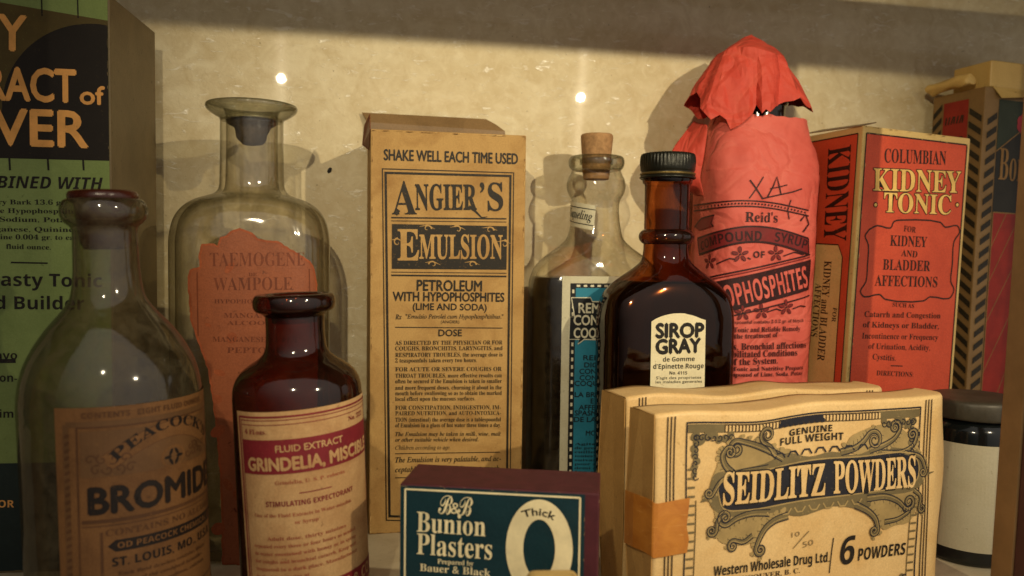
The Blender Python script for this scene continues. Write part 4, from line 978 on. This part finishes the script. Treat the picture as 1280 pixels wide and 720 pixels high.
P.tx('SIROP', (820, 422), (879, 421), 17, 'gb', K, 2, off=.075); P.tx('GRAY', (820, 442), (875, 440), 17, 'gb', K, 2, off=.075)
P.tx('de Gomme', (828, 452), (868, 451), 5.5, 'b', K); P.tx("d'Epinette Rouge", (816, 461), (879, 460), 6, 'b', K); P.tx('No. 4115', (836, 468), (858, 468), 4, 'b', K)
P.tx("S'agit des proprietes", (820, 474), (876, 473), 3.5, 'g', K); P.tx('les maladies generales', (819, 479), (877, 478), 3.5, 'g', K)
P.build('label', t, base=.02)

# bottle wrapped in red paper
def red_mat(name, col, dark, pale, crease=.9):
    tt = NT(name); c = tt.mix(tt.ramp(tt.noise(45, 6, .6, .6), .38, .7), lin(col), lin(dark))
    cre = tt.noise(38, 3, .5, .7); ed = tt.ramp(tt.math('ABSOLUTE', tt.math('SUBTRACT', cre, .5), 0), 0, .02, 1, 0)
    c = tt.mix(tt.math('MULTIPLY', ed, .16), c, lin(pale))
    h = tt.math('ADD', tt.ramp(tt.math('ABSOLUTE', tt.math('SUBTRACT', cre, .5), 0), 0, .10), tt.math('MULTIPLY', tt.noise(500, 4, .6), .2))
    vo = tt.n.new('ShaderNodeTexVoronoi'); vo.inputs['Scale'].default_value = 62; vo.inputs['Randomness'].default_value = 1
    wp_ = tt.n.new('ShaderNodeMapping'); wp_.inputs['Scale'].default_value = (1, 1, .55); tt.l(tt.co.outputs['Object'], wp_.inputs[0]); tt.l(wp_.outputs[0], vo.inputs['Vector'])
    v2 = tt.n.new('ShaderNodeTexVoronoi'); v2.inputs['Scale'].default_value = 170; tt.l(wp_.outputs[0], v2.inputs['Vector'])
    msk = tt.ramp(tt.noise(28, 3, .5), .42, .62)
    cr = tt.math('MULTIPLY', tt.math('ADD', vo.outputs['Distance'], tt.math('MULTIPLY', v2.outputs['Distance'], .3)), msk)
    tt.principled(c, .6, tt.bump(tt.math('ADD', h, tt.math('MULTIPLY', cr, crease)), .5, .0014), .3)
red_mat('red_wrapper', (216, 104, 90), (200, 84, 72), (230, 134, 114))
red_mat('red_hood', (210, 80, 62), (188, 60, 46), (226, 116, 90), 2.2)
ink('wrap_black', (48, 16, 18), (190, 60, 52), .35); ink('wrap_maroon', (120, 32, 32), (190, 60, 52), .35)
solid('brown_glass', (26, 17, 11), .15, .3, 60, 0, .5)
rx = at(941, 300, 37.7).x
t = thing('wrapped_bottle', 'bottle wrapped in printed red paper with a torn red paper hood over its neck', 'bottle', (rx-.44, 37.7, 0), 0, 1.6)
def crumple(x, y, z): return .05*noise.noise((x*.55+3, y*.55, z*.42))+.03*noise.noise((x*1.3, y*1.3+9, z*1.1))+(.10*noise.noise((x*1.1+7, y*1.1, z*1.4)) if z > 17 else 0)
lathe('bottle_glass', ring([(.1, 2.0), (10, 2.2), (16.4, 2.1), (17.6, 1.7), (18.4, 1.4), (19.2, 1.3), (20.4, 1.28), (20.55, 1.42), (20.9, 1.45), (21.1, 1.3), (22.6, 1.2)]), 'brown_glass', t, 4, 72, True, True)
RA, RB, RN = 2.86, 2.35, 3.4
wp = [(0.02, RA, RB, RN), (4, RA, RB, RN), (9, RA, RB, RN), (13, RA, RB, RN), (16.6, RA, RB, RN), (17.3, 2.92, 2.28, 3), (18.2, 2.82, 2.1, 2.8), (19.0, 2.55, 1.85, 2.7), (19.45, 2.42, 1.72, 2.7), (19.75, 2.36, 1.66, 2.7)]
pr = catmull(wp, 18); A = angles(RN, 150); V = []; F = []
for (z, a, b, n) in pr:
    for i_, th in enumerate(A):
        x, y = sq(th, a, b, n); d = crumple(x, y, z); l = math.hypot(x, y); x += x/l*d; y += y/l*d
        top = max(0, z-18.9)/.85
        V.append((x, y, z+top*(.12*noise.noise((x*1.8, y*1.8, 4))+(.25 if y > 0 else 0))))
N_ = 150
for i in range(len(pr)-1):
    for k in range(N_): F.append([i*N_+k, i*N_+(k+1) % N_, (i+1)*N_+(k+1) % N_, (i+1)*N_+k])
o = mesh('wrapper', V, F, 'red_wrapper', t, None, True); md = o.modifiers.new('thick', 'SOLIDIFY'); md.thickness = .03*U; md.offset = -1
F_ = Round(t, RA, RB, RN, crumple); F_.vstep = .3; F_.u0 = -99
P = Print(F_); K = 'wrap_black'; M_ = 'wrap_maroon'
P.ribbon([(937, 225), (945, 236), (953, 249)], .07, K); P.ribbon([(954, 221), (944, 237), (936, 248)], .06, K); P.ribbon([(958, 247), (966, 232), (971, 221), (973, 233), (975, 243)], .07, K); P.ribbon([(962, 236), (975, 233), (984, 231)], .05, K); P.ribbon([(953, 248), (975, 243), (990, 240), (1002, 236)], .06, K); P.ribbon([(988, 250), (984, 262), (986, 274)], .06, K)
for dy in (0, 7): P.ribbon([(868+142*i/20, 257+dy+.3*i-9*math.sin(math.pi*i/20)) for i in range(21)], .06, K, 2)
for i in range(34): c = F_.inv((870+4.1*i, 260.5+.18*i-9*math.sin(math.pi*i/34))); P.ellipse(c, .05, .05, K, 2, n=6)
P.tx("Reid's", (931, 277), (972, 278), 12, 's', K)
top_ = [(873+136*i/16, 298-15*math.sin(math.pi*i/16)) for i in range(17)]; bot_ = [(876+133*i/16, 318-16*math.sin(math.pi*i/16)) for i in range(17)]
P.poly(top_+bot_[::-1], M_, 2); P.ribbon(top_, .09, K, 3); P.ribbon(bot_, .09, K, 3); P.ribbon([top_[0], bot_[0]], .09, K, 3); P.ribbon([top_[-1], bot_[-1]], .09, K, 3)
P.tx('COMPOUND', (878, 314), (951, 301), 12, 'b', K, 4, bend=4); P.tx('SYRUP', (967, 302), (1005, 312), 12, 'b', K, 4, bend=2)
P.poly([(869, 284), (878, 273), (894, 269), (890, 279), (893, 283), (876, 288)], M_, 2); P.ribbon([(869, 284), (878, 273), (894, 269), (890, 279), (893, 283)], .08, K, 3); P.ribbon([(1000, 276), (1006, 268), (1010, 280), (1003, 290)], .09, K, 3)
P.tx('OF', (941, 322), (955, 322), 8, 'b', K)
def flower(px_, py_, r=.34):
    c = F_.inv((px_, py_))
    for k in range(5): a = k*1.257+.4; P.ellipse((c[0]+r*.75*math.cos(a), c[1]+r*.7*math.sin(a)), r*.42, r*.2, M_, 2, n=12, rot=a); P.ellipse((c[0]+r*.75*math.cos(a), c[1]+r*.7*math.sin(a)), r*.48, r*.26, K, 3, (r*.40, r*.18), 12, rot=a)
    P.ellipse(c, r*.16, r*.16, K, 3, n=10)
for p_ in ((888, 327), (925, 318), (970, 317), (928, 391), (951, 389), (982, 384)): flower(*p_)
P.ribbon([(896, 330), (912, 323), (920, 324)], .06, K); P.ribbon([(934, 322), (938, 324)], .06, K); P.ribbon([(978, 320), (992, 315), (1003, 318)], .06, K); P.ribbon([(958, 390), (970, 386), (976, 388)], .06, K); P.ribbon([(990, 386), (1000, 382), (1006, 383)], .06, K)
P.poly([(866, 363), (1012, 324), (1010, 362), (868, 401)], K, 2)
for dy in (-7, 44): P.ribbon([(866, 363+dy), (1011, 325+dy)], .07, K)
P.ribbon([(866, 359), (1011, 321)], .05, M_)
P.tx('HYPOPHOSPHITES', (882, 390), (1009, 358), 27, 'b', 'red_wrapper', 4, slant=0)
for s_, x0, x1, y, c_ in (('Each teaspoonful contains 2-1/2 gr. of Strych', 895, 1003, 404, 4), ('Tonic and Reliable Remedy', 917, 999, 415, 6), ('in the treatment of', 908, 972, 423, 6), ('Colds, Bronchial affections', 895, 1005, 436, 8), ('Debilitated Conditions', 903, 995, 446, 8), ('of the System.', 912, 972, 456, 8), ('A Tonic and Nutritive Prepara', 908, 1002, 463, 5), ('compound of Lime, Soda, Potas', 905, 1001, 470, 5)):
    P.tx(s_, (x0, y), (x1, y-2), c_, 's', K)
P.build('wrapper_print', t, step=.14, base=.05)
# fold of paper sticking out at the back left
V = []; F = []
G = [((868, 150), (884, 156)), ((852, 172), (882, 180)), ((836, 192), (880, 205)), ((838, 212), (876, 220)), ((850, 228), (878, 232)), ((866, 244), (880, 246))]
Mi = TM[t.name].inverted(); nx = 8
for j, (a, b) in enumerate(G):
    for i in range(nx+1):
        k = i/nx; p = at(a[0]+(b[0]-a[0])*k, a[1]+(b[1]-a[1])*k, 38.0-1.0*k); p = Mi @ p
        V.append((p.x, p.y+.14*math.sin(k*5+j), p.z))
for j in range(len(G)-1):
    for i in range(nx): q_ = j*(nx+1)+i; F.append([q_, q_+1, q_+nx+2, q_+nx+1])
o = mesh('paper_fold', V, F, 'red_hood', t, None, True); md = o.modifiers.new('thick', 'SOLIDIFY'); md.thickness = .03*U; md = o.modifiers.new('sub', 'SUBSURF'); md.levels = md.render_levels = 1
# hood of crumpled red paper
hc = Mi @ at(940, 100, 37.7); hx = hc.x
def hood(t_, a):
    """t_ 0 at the crown, 1 at the torn hem; a is the direction, -90 degrees towards the viewer"""
    d = math.degrees(a) % 360
    ctl = [(0, 2.9, 21.0), (28, 2.6, 21.3), (60, 2.4, 20.8), (120, 2.6, 20.4), (160, 3.3, 20.7), (185, 3.62, 21.1), (205, 3.3, 19.9), (226, 2.75, 19.55), (243, 2.35, 19.6), (249, 2.0, 20.6), (256, 2.4, 20.1), (268, 2.35, 20.15), (288, 2.3, 20.75), (306, 2.6, 20.85), (325, 3.2, 20.55), (345, 3.45, 20.65), (360, 2.9, 21.0)]
    for (a0, r0, z0), (a1, r1, z1) in zip(ctl, ctl[1:]):
        if a0 <= d <= a1: k = (d-a0)/(a1-a0); break
    re, ze = r0+(r1-r0)*k, z0+(z1-z0)*k
    crown = 24.15-.32*abs(math.sin((d-40)*math.pi/180))
    sh = .46; shr = 1.75+.35*math.cos(a+2.6)
    if t_ < sh: q_ = t_/sh; r = shr*q_; z = crown-.85*q_**1.8
    else:
        q_ = (t_-sh)/(1-sh); r = shr+(re-shr)*q_**.85; z = crown-.85+(ze-crown+.85)*(q_**1.05)
    pl = abs(((d*7/360*1.0+.35*noise.noise((d*.02, 1, 2))) % 1)-.5)*2
    r += (t_**1.2)*(pl-.5)*.5
    x, y = r*math.cos(a), r*math.sin(a)*.92
    n1 = noise.noise((x*.9, y*.9, z*.9+5)); n2 = noise.noise((x*2.1+4, y*2.1, z*2.1))
    x *= .93; y *= .95; z -= .12+.2*t_
    return (hx+x+.14*n1, y+.14*n2, z+.2*n1*t_+.10*n2)
NA, NTT = 66, 13; V = [hood(0, 0)]; F = []
for j in range(1, NTT+1):
    for k in range(NA):
        tt_ = j/NTT; a = 2*math.pi*k/NA
        V.append(hood(tt_*(1+(.05*noise.noise((math.cos(a)*5, math.sin(a)*5, 1))+.03*noise.noise((math.cos(a)*16, math.sin(a)*16, 1)))*tt_**4), a))
for k in range(NA): F.append([0, 1+k, 1+(k+1) % NA])
for j in range(NTT-1):
    for k in range(NA): q_ = 1+j*NA; F.append([q_+k, q_+NA+k, q_+NA+(k+1) % NA, q_+(k+1) % NA])
o = mesh('paper_hood', V, F, 'red_hood', t, None, False); md = o.modifiers.new('thick', 'SOLIDIFY'); md.thickness = .03*U; md.offset = -1

# dark jar behind the powder carton, beside the post
paper('jar_label', (196, 188, 160), (176, 164, 128), .35, .25, .6, .04)
solid('jar_glass', (20, 24, 24), .12, .3, 60, 0, .5); solid('jar_lid', (78, 72, 58), .45, .4, 120, .2, .5, .2)
t = thing('dark_jar', 'dark jar with grey lid and blank white label, between the powder carton and the post', 'jar', (at(1214, 600, 29.5).x, 29.5, 0))
lathe('jar_body', ring([(0, 1.6), (.1, 1.78), (.4, 1.85), (5.3, 1.85), (5.7, 1.8), (6.0, 1.62), (6.2, 1.5)]), 'jar_glass', t, 4, 96, True, True)
lathe('lid', ring([(6.12, 1.7), (6.16, 1.84), (6.3, 1.88), (6.75, 1.88), (6.9, 1.82), (6.98, 1.6), (6.98, .01)]), 'jar_lid', t, 3, 96, True, False, lambda x, y, z: (.015*math.cos(math.atan2(y, x)*40) if 6.3 < z < 6.8 else 0))
F_ = Round(t, 1.85, 1.85, 2); P = Print(F_); v1 = F_.inv((1212, 556))[1]; v0 = F_.inv((1212, 690))[1]
P.poly([(-2.6, v0), (1.9, v0), (1.9, v1), (-2.6, v1)], 'jar_label', 0, True); P.build('label', t, base=.02)
# ---------------------------------------------------------------- sub-parts: the print belongs to the face it is printed on, the rim to its cap
for root in [o for o in S.objects if o.parent is None and o.type == 'EMPTY']:
    kids = {c.name.split('.')[0]: c for c in root.children}
    for sub, hosts in (('front_print', ('front_sheet', 'box_body')), ('side_print', ('box_body',)), ('wrapper_print', ('wrapper',)), ('cap_rim', ('cap',)), ('tape', ('front_sheet',)), ('loose_flap', ('packet_body',))):
        h = next((kids[n] for n in hosts if n in kids), None)
        if h and sub in kids: kids[sub].parent = h
